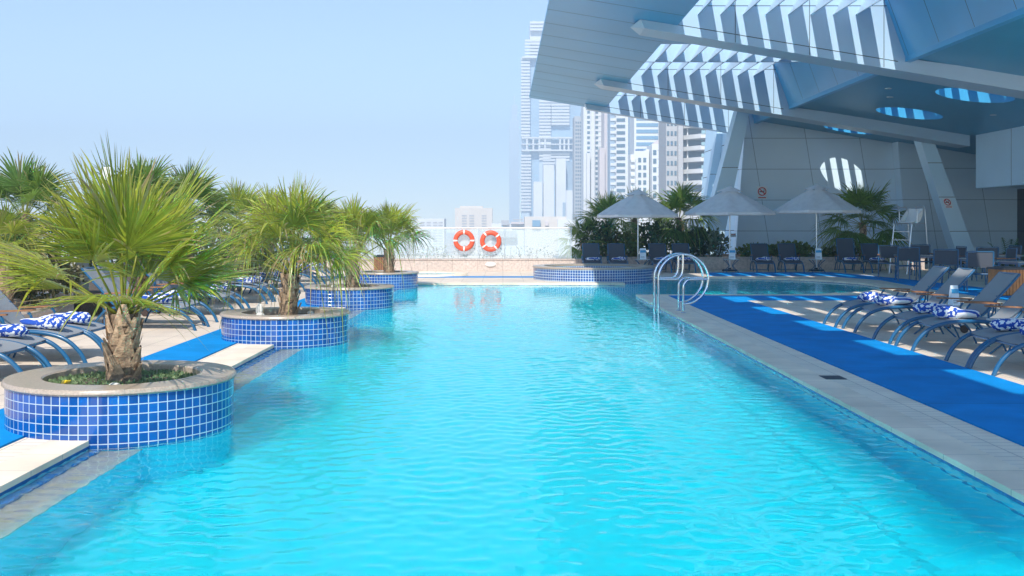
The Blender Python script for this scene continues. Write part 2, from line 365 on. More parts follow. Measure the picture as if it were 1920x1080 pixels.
# ------------------------------------------------------------------ planters, palms
rnd = random.Random(7)
def tilewall(mb, c, r, z0, z1, n=72, mi=0, inward=False):
    for k in range(n):
        a, b_ = 2 * math.pi * k / n, 2 * math.pi * (k + 1) / n
        pts = [(c[0] + r * math.cos(a), c[1] + r * math.sin(a), z0), (c[0] + r * math.cos(b_), c[1] + r * math.sin(b_), z0),
               (c[0] + r * math.cos(b_), c[1] + r * math.sin(b_), z1), (c[0] + r * math.cos(a), c[1] + r * math.sin(a), z1)]
        uv = [(a * r + .004, z0 - z1 + .725), (b_ * r + .004, z0 - z1 + .725), (b_ * r + .004, .725), (a * r + .004, .725)]
        fi = len(mb.f); idx = (0, 1, 2, 3)
        if inward: idx = (3, 2, 1, 0); uv = uv[::-1]
        mb.add(pts, [idx], mi); mb.uv[fi] = uv
PR = .915
TOP = .388
def planter(c, label):
    o = thing('palm_planter', label, 'planter', (c[0], c[1], 0), 0, 'round tiled palm planters at the pool edge')
    mb = MB(); tilewall(mb, (0, 0), PR - .02, -.125, TOP - .045); mb.lathe([(PR - .05, -.94), (PR - .045, -.126), (PR - .02, -.125)], n=72, mi=1); mb.build('tiled_wall', [m_tile, m_poolw], o, 40)
    mb = MB(); e = .012
    mb.lathe([(PR - .30, TOP - .10), (PR - .30, TOP - e), (PR - .30 + e, TOP), (PR - e, TOP), (PR, TOP - e), (PR + .004, TOP - .045 + e), (PR - .008, TOP - .045), (PR - .05, TOP - .047)], n=96)
    mb.build('granite_rim', m_gran, o, 35)
    mb = MB(); mb.lathe([(.001, TOP - .06), (.3, TOP - .05), (PR - .28, TOP - .085)], n=40); mb.build('soil', m_soil, o, 60)
    return o
PC = [(-3.16, 8.87), (-3.12, 15.32), (-3.15, 21.9), (-3.17, 28.55)]
for c, lb in zip(PC, ['nearest round blue-tiled planter, ground cover and a yellow flower around its palm', 'second round blue-tiled planter from the camera, white stones in its soil',
                      'third round blue-tiled planter from the camera, standing in the pool edge', 'farthest round blue-tiled planter, in front of the slatted wooden bin']):
    planter(c, lb)

def mixc(a, b, t): return tuple(a[i] * (1 - t) + b[i] * t for i in range(3))
GREENS = [(.50, .53, .05), (.36, .46, .055), (.23, .35, .06), (.12, .23, .055)]
TAN = (.42, .31, .16)
def fan(mb, base, az, el, pet, RR, nseg, spread, droop, tint, rng, dry=.15, hang=0.0):
    Zv = Vector((0, 0, 1)); d0 = Vector((math.cos(el) * math.cos(az), math.cos(el) * math.sin(az), math.sin(el)))
    sag = pet * .10 * math.cos(el) + hang * pet
    pts = [base + d0 * pet * t - Zv * sag * t * t for t in (0, .25, .5, .75, 1)]
    d1 = (d0 * pet - Zv * 2 * sag).normalized(); hub = pts[-1]
    s = d1.cross(Zv); s = s.normalized() if s.length > .05 else Vector((math.sin(az), -math.cos(az), 0)); nrm = s.cross(d1)
    roll = rng.uniform(-.5, .5); s, nrm = s * math.cos(roll) + nrm * math.sin(roll), nrm * math.cos(roll) - s * math.sin(roll)
    pc = mixc(tint, (.34, .32, .07), .55)
    mb.tube(pts, [.017, .013, .011, .009, .007], 5, 0, .6, [pc] * 5)
    dth = spread / nseg
    for i in range(nseg):
        u = -1 + 2 * (i + .5) / nseg; th = u * spread + rng.uniform(-.03, .03)
        L = RR * (.70 + .30 * math.cos(th * .85)) * rng.uniform(.80, 1.12)
        dr = d1 * math.cos(th) + s * math.sin(th); qv = -d1 * math.sin(th) + s * math.cos(th)
        side = nrm * (.16 * (abs(u) ** 1.5)); kink = rng.random() < .14
        dd = droop * rng.uniform(.5, 1.5) * (2.6 if kink else 1)
        fb = rng.uniform(.72, 1.25); c0 = tuple(min(.7, q_ * fb) for q_ in mixc(tint, GREENS[3], rng.random() ** 2 * .6)); istan = rng.random() < dry
        cols = [mixc(c0, (.30, .34, .08), .15), c0, c0, mixc(c0, TAN, .25), mixc(c0, TAN, .8)]
        if istan: cols = [c0, mixc(c0, TAN, .3), mixc(c0, TAN, .7), TAN, TAN]
        tw = rng.uniform(-.3, .3)
        vs = []; cs = []
        for j, r in enumerate((.05, .42, .66, .86, 1.0)):
            rl = r * L; w = (min(r, .45) * L * dth * 1.06) * (1, 1, .72, .42, 0)[j]
            p = hub + dr * rl - side * rl - Zv * (dd * max(0, r - .3) ** 2 * L) + qv * (tw * max(0, r - .5) ** 2 * L * .6)
            if j == 4: vs.append(p); cs.append(cols[4])
            else:
                ridge = nrm * w * .55 * (1 if i % 2 else .8)
                vs += [p - qv * w, p + ridge, p + qv * w]; cs += [cols[j]] * 3
        fs = []
        for j in range(3):
            a = j * 3; fs += [(a, a + 1, a + 4, a + 3), (a + 1, a + 2, a + 5, a + 4)]
        fs += [(9, 10, 12), (10, 11, 12)]
        mb.add(vs, fs, 0, cs)
def palm_crown(name, parent, base, n, pet, RR, nseg, seed, elmax=84, elmin=-20, bright=.5, dry=.12, az0=0.0, droop=.45, hang=.2, sp=(78, 112)):
    rng = random.Random(seed); mb = MB()
    for k in range(n):
        t = k / max(1, n - 1)
        el = R(elmax - (elmax - elmin) * t ** .85 + rng.uniform(-7, 7)); az = az0 + k * 2.39996 + rng.uniform(-.25, .25)
        old = max(0, t - .65) / .35
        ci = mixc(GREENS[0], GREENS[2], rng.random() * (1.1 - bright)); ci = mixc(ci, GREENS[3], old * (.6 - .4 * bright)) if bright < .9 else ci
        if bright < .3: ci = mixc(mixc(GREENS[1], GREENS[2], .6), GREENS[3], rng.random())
        fan(mb, Vector(base), az, el, pet * rng.uniform(.8, 1.12), RR * rng.uniform(.85, 1.08), nseg, R(rng.uniform(*sp)), droop * (.6 + t), ci, rng, dry * (1 + 2.2 * old), hang=hang * old)
    return mb.build(name, m_leaf, parent, 180)
def palm_trunk(name, parent, h, r0, r1, seed, lean=(0, 0), boots=26):
    rng = random.Random(seed); mb = MB()
    prof = [(r0 * 1.25, -.05), (r0 * 1.1, .04), (r0, h * .25), (r0 * .92, h * .55), (r1, h * .85), (r1 * .85, h)]
    nn = 16; vs = []
    for j, (r, z) in enumerate(prof):
        for k in range(nn):
            a = 2 * math.pi * k / nn; rr = r * (1 + rng.uniform(-.08, .08)); tt = max(0, z / h)
            vs.append((rr * math.cos(a) + lean[0] * tt, rr * math.sin(a) + lean[1] * tt, z))
    fs = [(j * nn + k, j * nn + (k + 1) % nn, (j + 1) * nn + (k + 1) % nn, (j + 1) * nn + k) for j in range(len(prof) - 1) for k in range(nn)]
    mb.add(vs, fs, 0); mb.add([], [])
    for k in range(boots):          # old leaf bases wrapped round the trunk
        t = (k + .5) / boots; z = h * (.02 + .9 * t); a = k * 2.39996 + rng.uniform(-.2, .2)
        rr = r0 * (1.02 - .16 * t); o = Vector((math.cos(a), math.sin(a), 0)); s = Vector((-math.sin(a), math.cos(a), 0)); zv = Vector((0, 0, 1))
        c = o * rr * .9 + zv * z + Vector((lean[0] * t, lean[1] * t, 0)); w = r0 * rng.uniform(.5, .75); hh = r0 * rng.uniform(.9, 1.5); tilt = rng.uniform(.2, .5)
        top = c + zv * hh + o * hh * tilt + s * w * rng.uniform(-.4, .4)
        vs = [c - s * w, c + s * w, c + o * .25 * w, top - s * w * .35, top + s * w * .35, top + o * .12 * w - zv * .1 * w, c - zv * .3 * w]
        mb.add(vs, [(0, 2, 5, 3), (2, 1, 4, 5), (0, 3, 4, 1), (3, 5, 4), (0, 6, 2), (6, 1, 2)], 1)
    for k in range(46):             # loose fibres
        a = rng.uniform(0, 6.28); t = rng.random(); z = h * t; o = Vector((math.cos(a), math.sin(a), 0)); p = o * r0 * 1.02 + Vector((lean[0] * t, lean[1] * t, z))
        d = Vector((rng.uniform(-.3, .3), rng.uniform(-.3, .3), rng.uniform(.4, 1))) * r0 * .9
        mb.add([p, p + Vector((.006, .006, 0)), p + d + o * .03], [(0, 1, 2)], 1)
    return mb.build(name, [m_bark, m_boot], parent)
def palm(label, loc, h, r0, n, pet, RR, nseg, seed, group, lean=(0, 0), **kw):
    o = thing('fan_palm', label, 'palm tree', loc, 0, group)
    palm_trunk('trunk', o, h, r0, r0 * .82, seed, lean)
    palm_crown('crown', o, (lean[0], lean[1], h * .92), n, pet, RR, nseg, seed + 1, **kw)
    return o
zs = TOP - .06
palm('nearest fan palm, bright yellow-green, shaggy brown trunk, in the nearest tiled planter', (PC[0][0], PC[0][1], zs), .56, .126, 22, .68, .88, 40, 11, 'palms in the tiled planters', elmax=86, elmin=27, bright=.9, dry=.13, az0=.9, droop=.16, hang=.03, sp=(68, 96))
palm('fan palm with drooping dry leaf tips in the second tiled planter from the camera', (PC[1][0] + .03, PC[1][1], zs), .60, .12, 26, .86, .74, 46, 23, 'palms in the tiled planters', lean=(.06, 0), elmin=28, bright=.6, dry=.16, droop=.75, hang=.15)
palm('small fan palm with thin petioles in the third tiled planter from the camera', (PC[2][0] + .06, PC[2][1], zs), .55, .13, 24, .92, .70, 40, 37, 'palms in the tiled planters', elmin=40, bright=.55, dry=.15, droop=.7, hang=.1)
palm('farthest planter palm, rising beside the slatted wooden bin', (PC[3][0] + .12, PC[3][1], zs), .62, .13, 22, .85, .72, 40, 41, 'palms in the tiled planters', elmin=38, bright=.5, dry=.08, droop=.5, hang=.1)

def leafmass(mb, c, rad, n, size, cols, rng, up=.3):
    for k in range(n):
        while True:
            p = Vector((rng.uniform(-1, 1), rng.uniform(-1, 1), rng.uniform(-1, 1)))
            if .25 < p.length < 1: break
        q_ = Vector((c[0] + p.x * rad[0], c[1] + p.y * rad[1], c[2] + p.z * rad[2]))
        d = Vector((rng.uniform(-1, 1), rng.uniform(-1, 1), rng.uniform(-.4, 1) + up)).normalized(); s = d.orthogonal().normalized()
        s = Matrix.Rotation(rng.uniform(0, 6.28), 3, d) @ s; L = size * rng.uniform(.6, 1.4); w = L * .28
        cc = mixc(rng.choice(cols), GREENS[3], rng.random() * .35)
        mb.add([q_, q_ + d * L * .5 - s * w, q_ + d * L, q_ + d * L * .5 + s * w], [(0, 1, 2, 3)], 0, [cc] * 4)
rng = random.Random(5)
mb = MB()
for k in range(2600):
    a = rng.uniform(0, 6.28); r = .6 * math.sqrt(rng.random())
    if r < .13: continue
    p = Vector((PC[0][0] + r * math.cos(a), PC[0][1] + r * math.sin(a), TOP - .075)); d = Vector((rng.uniform(-1, 1), rng.uniform(-1, 1), rng.uniform(.5, 1.8))).normalized()
    s = d.orthogonal().normalized(); L = rng.uniform(.025, .055); w = L * .22; cc = mixc((.30, .40, .20), (.14, .22, .09), rng.random())
    mb.add([p, p + d * L * .5 - s * w, p + d * L, p + d * L * .5 + s * w], [(0, 1, 2, 3)], 0, [cc] * 4)
tag(mb.build('ground_cover', m_shrub), 'low grey-green ground cover filling the nearest planter', 'ground cover', kind='stuff')
mb = MB()
for k in range(3):
    for j in range(9):
        a = j * .7; c = Vector((PC[0][0] - .33, PC[0][1] - .36 + k * .012, TOP - .035 + k * .008))
        mb.add([c, c + Vector((math.cos(a) * .035, math.sin(a) * .035, .012)), c + Vector((math.cos(a + .4) * .035, math.sin(a + .4) * .035, .012))], [(0, 1, 2)])
mb.lathe([(.016, -.0), (.014, .012), (.001, .02)], (PC[0][0] - .33, PC[0][1] - .35, TOP - .02), 8)
tag(mb.build('flower', M('yellow_petal', (.75, .55, .02), .6)), 'single yellow flower in the nearest planter', 'flower')
def stone(c, r, label, seed):
    rng = random.Random(seed); mb = MB(); prof = [(r * math.sin(math.pi * j / 8) + .001, r * .8 * (1 - math.cos(math.pi * j / 8))) for j in range(9)]
    mb.lathe(prof, (0, 0, 0), 12, jit=lambda j, k: rng.uniform(-.16, .16)); o = mb.build('white_stone', m_stone, None, 60); o.location = c
    return tag(o, label, 'stone', 'white stones in the planters')
stone((PC[1][0] - .27, PC[1][1] - .42, zs - .02), .062, 'rounded white stone at the foot of the second palm', 1)
stone((PC[1][0] - .33, PC[1][1] - .2, zs + .0), .05, 'taller white stone behind another, left of the second palm trunk', 2).scale = (1, 1, 2.4)
stone((PC[1][0] + .34, PC[1][1] + .1, zs - .01), .045, 'white stone right of the second palm trunk', 3)
stone((PC[2][0] - .3, PC[2][1] - .2, zs - .01), .06, 'white stone in the third planter', 4)
stone((PC[0][0] + .08, PC[0][1] - .42, zs - .03), .05, 'pale stone in front of the nearest palm trunk', 5)
stone((PC[0][0] - .42, PC[0][1] - .32, zs - .03), .035, 'small pale stone beside the yellow flower', 6)

# ------------------------------------------------------------------ jacuzzi and children's pool
JC = (2.74, 32.4); JR = 1.84; JT = .405
o = thing('hot_tub', 'large round blue-tiled hot tub with stone rim at the far end of the pool', 'hot tub', (JC[0], JC[1], 0))
mb = MB(); tilewall(mb, (0, 0), JR - .02, -.7, JT - .05, 96); mb.build('outer_wall', m_tile_s, o, 40)
mb = MB(); mb.lathe([(JR - .34, JT - .06), (JR - .34, JT), (JR, JT), (JR + .003, JT - .05), (JR - .05, JT - .052)], n=96); mb.build('stone_rim', m_gran, o, 35)
mb = MB(); tilewall(mb, (0, 0), JR - .33, -.3, JT - .05, 72, inward=True); mb.disc((0, 0, -.3), JR - .33, 48, 1); mb.build('inner_wall', [m_tile_s, m_poolw], o, 40)
mb = MB(); mb.disc((0, 0, JT - .16), JR - .331, 64); mb.build('tub_water', m_water, o)
o = thing('wading_pool', 'small round children\'s pool with white rim at the far end of the deck', 'wading pool', (-2.55, 34.75, 0))
mb = MB(); mb.lathe([(1.02, .012), (1.05, .07), (1.38, .07), (1.42, .005)], n=64); mb.build('white_rim', m_cop, o, 40)
mb = MB(); mb.disc((0, 0, .012), 1.04, 48); mb.build('pool_floor', m_poolw, o)
mb = MB(); mb.disc((0, 0, .05), 1.035, 48); mb.build('wading_water', m_water, o)

# ------------------------------------------------------------------ pool ladder rail
o = thing('pool_handrail', 'polished steel circular pool handrail standing on the right pool edge', 'handrail', (3.33, 19.95, 0))
for y in (-.26, .26):
    mb = MB(); zc = .63; r = .46
    pts = [(-r, y, -.75), (-r, y, .2), (-r, y, zc)] + [(r * math.cos(a), y, zc + r * math.sin(a)) for a in [R(180 - 12 * k) for k in range(1, 23)]]
    pts += [(r * math.cos(R(-90)) , y, zc - r)]
    mb.tube(pts, .022, 10); mb.build('rail_loop', m_steel, o, 60)
    mb = MB(); mb.tube(smoothpath([(0, y, .0), (0, y, .45), (.03, y, .56), (.10, y, zc - .01), (.2, y, zc), (r, y, zc)], 4), .021, 10); mb.tube(smoothpath([(-r, y, zc), (-.2, y, zc), (-.10, y, zc + .01), (-.03, y, .72), (-.01, y, .85), (-.01, y, zc + r)], 4), .021, 10)
    upr = mb.build('upright', m_steel, o, 60); mb = MB(); mb.lathe([(.001, .030), (.03, .028), (.05, .018), (.055, .010)], (0, y, 0), 20); mb.build('floor_flange', m_steel, upr, 60)

# ------------------------------------------------------------------ loungers and towels
def lounger_proto(name, label, group, sling, top=(1.80, .95), wheels=True):
    o = thing(name, label, 'sun lounger', (0, 0, 0), 0, group); W = .62; h = W / 2
    rail = smoothpath([(0, 0, 0), (.07, 0, .14), (.20, 0, .27), (.36, 0, .345), (.60, 0, .385), (.9, 0, .385), (1.25, 0, .36)], 5)
    mb = MB()
    for s in (-1, 1):
        mb.tube([(p.x, s * h, p.z) for p in rail], .026, 8)
        mb.tube(smoothpath([(1.22, s * h, .36), (1.42, s * h, .30), (1.58, s * h, .12), (1.62, s * h, .03)], 5), .020, 8)
        mb.tube(smoothpath([(.95, s * (h - .05), .37), (1.12, s * (h - .05), .2), (1.22, s * (h - .05), .0)], 4), .014, 6)
    for x, z in ((.30, .31), (1.24, .34), (1.6, .06)): mb.tube([(x, -h, z), (x, h, z)], .014, 6)
    mb.build('frame', m_frame, o, 60)
    bx, bz = top; bk = [(1.18, .375), (1.30, .40), (1.18 + (bx - 1.18) * .45, .375 + (bz - .375) * .36), (1.18 + (bx - 1.18) * .75, .375 + (bz - .375) * .70), (bx, bz)]
    bks = [(p.x, p.z) for p in smoothpath([(a, 0, b_) for a, b_ in bk], 4)]
    mb = MB()
    for s in (-1, 1): mb.tube([(a, s * (h - .02), b_) for a, b_ in bks], .018, 8)
    mb.tube([(bx, -h + .02, bz), (bx, h - .02, bz)], .016, 8); mb.tube([(1.5, -h + .05, bks[10][1] - .02), (1.45, -h + .05, .06)], .012, 6); mb.tube([(1.5, h - .05, bks[10][1] - .02), (1.45, h - .05, .06)], .012, 6)
    mb.build('back_frame', m_frame, o, 60)
    mb = MB(); mb.sheet([(p.x, p.z + .022) for p in rail if p.x > .26], W - .05, .008); mb.build('seat_sling', sling, o, 50)
    mb = MB(); mb.sheet([(a - .012, b_ + .014) for a, b_ in bks], W - .07, .008); mb.build('back_sling', sling, o, 50)
    for s in (-1, 1):
        mb = MB(); mb.obox((1.17, s * (h + .02), .58), (.50, .042, .02), Matrix.Rotation(R(2), 3, 'Y'), 0); ar = mb.build('armrest', m_teak, o, 50)
        mb = MB(); mb.tube(smoothpath([(.98, s * (h + .01), .385), (.96, s * (h + .03), .5), (1.0, s * (h + .02), .565)], 4), .015, 6); mb.build('armrest_post', m_frame, ar, 50)
        mb = MB(); mb.tube(smoothpath([(1.38, s * (h + .01), .36), (1.42, s * (h + .03), .48), (1.38, s * (h + .02), .565)], 4), .015, 6); mb.build('armrest_post', m_frame, ar, 50)
    if wheels:
        for s in (-1, 1):
            mb = MB(); rot = Matrix.Rotation(R(90), 3, 'X'); pr = [(.001, -.018), (.055, -.018), (.062, -.008), (.062, .008), (.055, .018), (.001, .018)]
            mb.lathe(pr, (0, 0, 0), 16); mb.v = [tuple(rot @ Vector(p) + Vector((1.63, s * (h + .03), .062))) for p in mb.v]; mb.build('wheel', m_rub, o, 40)
    return o
def place(proto, used, loc, rz, label, group):
    o = proto if not used else copytree(proto)
    o.location = loc; o.rotation_euler = (0, 0, rz); tag(o, label, 'sun lounger', group); return o
# towel meshes
def towel_mesh(seed):
    rng = random.Random(seed); mb = MB(); n = 14; ln = 12; vs = []
    ph = [rng.uniform(0, 6.28) for _ in range(8)]
    for j in range(ln + 1):
        y = -.24 + .48 * j / ln; e = math.sqrt(max(.02, 1 - (abs(y) / .245) ** 6))
        for k in range(n):
            a = 2 * math.pi * k / n
            r = 1 + .08 * math.sin(3 * a + ph[0] + 9 * y) + .07 * math.sin(17 * y + ph[1] + 2 * a) + rng.uniform(-.04, .04)
            vs.append((.115 * r * e * math.cos(a) * (1 - .12 * (y > 0)), y + .012 * math.sin(2 * a + ph[2]), max(-.002, .062 + .068 * r * e * math.sin(a) * (1.18 if y > -.02 else .92))))
    fs = [(j * n + k, j * n + (k + 1) % n, (j + 1) * n + (k + 1) % n, (j + 1) * n + k) for j in range(ln) for k in range(n)] + [tuple(range(n - 1, -1, -1)), tuple(range(ln * n, ln * n + n))]
    mb.add(vs, fs); o = mb.build('towel', m_towel, None, 70); return o
TW = [towel_mesh(s) for s in (1, 2, 3)]; tused = [0]
def towel(loc, rz, label, group='rolled towels on the loungers', sc_=1.18):
    i = tused[0]; tused[0] += 1
    o = TW[i] if i < 3 else TW[i % 3].copy()
    if i >= 3: COL.objects.link(o)
    o.location = loc; o.rotation_euler = (0, 0, rz); o.scale = (sc_, sc_, sc_ * .85); return tag(o, label, 'towel', group)
SEATZ = .402
pr = lounger_proto('sun_lounger', 'x', 'x', m_sling)
ORD = ['nearest', 'second', 'third', 'fourth', 'fifth', 'sixth', 'seventh', 'eighth', 'ninth', 'tenth', 'eleventh', 'twelfth', 'thirteenth', 'fourteenth', 'fifteenth', 'farthest']
used = False
rightY = [11.80, 12.46, 14.04, 14.90, 16.45, 17.25]
for i, y in enumerate(rightY):
    nm = ('farthest' if i == 5 else ORD[i]); suf = '' if i in (0, 5) else ' from the camera'
    place(pr, used, (5.30 + rnd.uniform(-.03, .03), y, 0), R(rnd.uniform(-2, 2)), f'{nm} grey lounger{suf} in the row on the right, blue arched legs', 'loungers in the right row'); used = True
    towel((5.98 + rnd.uniform(-.06, .06), y + rnd.uniform(-.03, .03), SEATZ), R(90 + rnd.uniform(-22, 22)), f'rolled blue and white towel on the {nm} lounger{suf} in the right row', 'towels on the right row')
leftY = [11.05, 11.72, 12.65, 13.35, 16.75, 17.55, 19.3, 20.05, 22.3, 23.0, 25.1, 25.8, 27.9, 28.6, 30.6, 31.3]
ORDL = ORD[:15] + ['farthest']
for i, y in enumerate(leftY):
    nm = ORDL[i]; suf = '' if i in (0, 15) else ' from the camera'
    place(pr, True, (-4.80 + rnd.uniform(-.08, .08), y, 0), math.pi + R(rnd.uniform(-4, 4)), f'{nm} grey lounger{suf} in the row on the left deck, blue arched legs', 'loungers in the left row')
    towel((-5.50 + rnd.uniform(-.08, .08), y + rnd.uniform(-.03, .03), SEATZ), R(-90 + rnd.uniform(-24, 24)), f'rolled blue and white towel on the {nm} lounger{suf} in the left row', 'towels on the left row')
prd = lounger_proto('sun_lounger', 'x', 'x', m_sling2, (1.72, .97), False)
pru = lounger_proto('sun_lounger', 'x', 'x', m_sling2, (1.50, 1.16), False)
back = [(3.08, prd, 'dark lounger behind the hot tub, closest to the glass fence'), (3.98, prd, 'dark lounger behind the hot tub, left of the nearest umbrella pole'),
        (5.45, prd, 'dark lounger right of the hot tub, beside the leftmost umbrella pole'), (6.28, prd, 'dark lounger behind the steel handrail, in front of the leaning palm trunk'),
        (9.0, prd, 'dark lounger right of the middle umbrella pole, sun streak on its back'), (9.98, prd, 'dark lounger left of the rightmost umbrella pole'),
        (12.02, pru, 'dark lounger with the most upright back, right of the rightmost umbrella pole'), (12.95, prd, 'dark lounger under the big palm, next to the lifeguard chair')]
ud = set()
tl_ = ['striped towel on the dark lounger closest to the glass fence', 'striped towel on the lounger left of the leftmost parasol pole', 'striped towel on the lounger just right of the leftmost parasol pole',
       'striped towel on the lounger seen through the steel handrail', 'striped towel on the lounger with a sun streak on its back', 'striped towel on the lounger left of the rightmost parasol pole',
       'striped towel on the most upright dark lounger', 'striped towel on the dark lounger next to the lifeguard chair']
for i, (x, p, lb) in enumerate(back):
    place(p, p in ud, (x, 36.45, 0), math.pi / 2 - R(5 if i > 3 else 2), lb, 'dark loungers in the back row'); ud.add(p)
    towel((x + .05, 37.1, SEATZ), math.pi / 2 + R(rnd.uniform(-6, 6)) - math.pi, tl_[i], 'towels on the back row', 1.05)

# ------------------------------------------------------------------ side tables with cards
def side_table(name, label, group):
    o = thing(name, label, 'side table', (0, 0, 0), 0, group)
    mb = MB(); mb.box(-.25, .25, -.25, .25, .43, .45); mb.build('tabletop', m_alu if False else M('table_top', (.40, .45, .48), .4, (9, .1)), o)
    for a in range(4):
        s, c = ((1, 1), (1, -1), (-1, 1), (-1, -1))[a]
        mb = MB(); mb.tube(smoothpath([(.22 * s, .22 * c, .43), (.08 * s, .08 * c, .26), (.08 * s, .08 * c, .18), (.22 * s, .22 * c, 0)], 4), .013, 6); mb.build('leg', m_frame, o, 60)
    return o
st = side_table('side_table', 'x', 'x'); su = [0]
def put_table(loc, label, group):
    o = st if not su[0] else copytree(st); su[0] = 1; o.location = loc; tag(o, label, 'side table', group); return o
cp = [None]
def put_card(loc, label, rz=0):
    if cp[0] is None:
        o = thing('menu_card', label, 'menu card'); mb = MB(); mb.prism([(-.055, 0), (.055, 0), (.004, .225), (-.004, .225)], 'x', -.055, .055, 0)
        mb.build('card', m_card, o); mb = MB(); mb.obox((0, -.0245, .205 - .045), (.104, .004, .05), Matrix.Rotation(R(-13), 3, 'X')); mb.build('header', m_cardb, o)
        mb = MB()
        for k in range(5): mb.obox((-.01, -.051 + .0075 * k, .03 + .022 * k), (.07, .003, .006), Matrix.Rotation(R(-13), 3, 'X'))
        mb.build('print', m_joint, o); cp[0] = o
    else: o = copytree(cp[0])
    o.location = loc; o.rotation_euler = (0, 0, rz); tag(o, label, 'menu card', 'menu cards on the side tables'); return o
put_table((6.35, 15.68, 0), 'low blue-legged side table between right-row loungers, blue card on top', 'side tables of the right row')
put_card((6.63, 15.68, .45), 'tall white card with blue header on the side table among the right loungers', R(14)).scale = (1.1, 1.1, 1.3)
put_table((6.35, 13.22, 0), 'low side table between the two nearest pairs of right loungers', 'side tables of the right row')
for x, lb, cl in ((4.85, 'side table by the leftmost umbrella pole', 'white card on the table under the leftmost umbrella'), (7.95, 'blue cross-legged side table under the middle umbrella', 'white card on the table under the middle umbrella'),
                  (10.95, 'dark side table by the rightmost umbrella pole', 'white card on the table under the rightmost umbrella')):
    put_table((x, 37.2, 0), lb, 'side tables of the back row'); put_card((x + .02, 37.1, .45), cl).scale = (1.9, 1.4, 1.7)

# ------------------------------------------------------------------ umbrellas
def umbrella(label, x, y, rad, zr, za, rz):
    o = thing('parasol', label, 'umbrella', (x, y, 0), rz, 'grey parasols in front of the back wall')
    mb = MB(); mb.tube([(0, 0, .05), (0, 0, za + .02)], .024, 10); mb.build('pole', m_alu, o, 60)
    mb = MB(); mb.lathe([(.001, .12), (.04, .12), (.05, .07), (.26, .06), (.28, .0)], n=24); mb.build('base', m_dark, o, 40)
    mb = MB(); n = 8; K = 6; vs = []; S = 6
    for i in range(n * S):
        a = 2 * math.pi * i / (n * S); u = (i % S) / S; cut = math.cos(math.pi / n) / math.cos(abs((u - .5)) * 2 * math.pi / n)
        for j in range(K + 1):
            t = .16 + .84 * j / K; rr = rad * t * (cut if True else 1); bel = 4 * u * (1 - u)
            z = za - (za - zr) * (t * .80 + .20 * t * t) - .05 * bel * t * (1 if j < K else .2); vs.append((rr * math.cos(a), rr * math.sin(a), z))
        p = vs[-1]; vs.append((p[0] * 1.004, p[1] * 1.004, p[2] - .085))
    m = K + 2; fs = [(i * m + j, i * m + j + 1, ((i + 1) % (n * S)) * m + j + 1, ((i + 1) % (n * S)) * m + j) for i in range(n * S) for j in range(m - 1)]
    mb.add(vs, fs); cano = mb.build('canopy', m_umb, o, 40)
    mb = MB(); vs = []; 
    for i in range(n * S):
        a = 2 * math.pi * i / (n * S); u = (i % S) / S; bel = 4 * u * (1 - u)
        for t in (.01, .15, .28): vs.append((rad * t * math.cos(a), rad * t * math.sin(a), za + .09 - (za - zr) * t * .80 - .03 * bel * t / .28))
    fs = [(i * 3 + j, i * 3 + j + 1, ((i + 1) % (n * S)) * 3 + j + 1, ((i + 1) % (n * S)) * 3 + j) for i in range(n * S) for j in range(2)]
    mb.add(vs, fs); mb.build('vent_cap', m_umb, cano, 40)
    for k in range(n):
        a = 2 * math.pi * k / n; mb = MB(); c, s = math.cos(a), math.sin(a)
        mb.tube([(.03 * c, .03 * s, za - .03), (rad * .97 * c, rad * .97 * s, zr + .0)], .011, 5); mb.tube([(.03 * c, .03 * s, za - (za - zr) * 1.0), (rad * .5 * c, rad * .5 * s, za - (za - zr) * .47)], .009, 5); mb.build('rib', m_alu, cano)
umbrella('grey parasol nearest the towers, in front of the dark palms', 4.81, 38.0, 1.50, 2.0, 2.83, R(10))
umbrella('middle of the three grey parasols, in front of the leaning column', 8.08, 38.0, 1.58, 2.08, 2.95, R(30))
umbrella('rightmost grey parasol, beside the big palm at the wall', 11.17, 38.0, 1.52, 2.15, 3.02, R(18))

# ------------------------------------------------------------------ garden walls, fence, lifebuoys
def wallthing(name, label, boxes, group=None, mat=None):
    mb = MB()
    for b_ in boxes: mb.box(*b_)
    return tag(mb.build(name, mat or m_granw), label, 'wall', group)
wallthing('granite_wall', 'low pinkish granite wall under the glass fence at the far end', [(-13, 3.4, 38.0, 38.42, .001, .40), (-13.02, 3.43, 37.97, 38.45, .4005, .435)])
wallthing('granite_wall', 'low granite planting wall behind the dark back-row loungers', [(3.45, 15.5, 39.2, 39.55, .001, .43), (3.42, 15.53, 39.17, 39.58, .4305, .46)])
wallthing('granite_wall', 'low granite ledge in front, beside the left-row loungers', [(-7.15, -6.78, 8, 16.1, .001, .33), (-7.17, -6.75, 7.98, 16.13, .3305, .37)])
wallthing('granite_wall', 'taller granite planting wall behind the ledge on the left', [(-7.75, -7.4, 4, 18.4, .001, .46), (-7.77, -7.38, 4, 18.43, .4605, .50)])
wallthing('granite_wall', 'granite planting wall beside the far left loungers', [(-7.35, -7.0, 21.2, 34, .001, .42), (-7.37, -6.98, 21.17, 34.03, .4205, .46)])
mb = MB(); mb.box(-13, -7.76, -4, 37.99, .002, .34); mb.box(-7.745, -7.36, 18.6, 37.99, .002, .33); tag(mb.build('planting_soil', m_soil), kind='structure')
mb = MB(); mb.box(3.5, 15.5, 39.56, 47.5, .002, .36); mb.box(15.51, 20, 45.5, 47.5, .002, .3); tag(mb.build('planting_soil', m_soil), kind='structure')
o = thing('glass_fence', 'glass balustrade with white handrail on the far granite wall', 'fence', (-5, 38.2, .435))
xs_ = [-12.9, -10.6, -8.3, -5.9, -3.4, -.86, .07, 2.44]
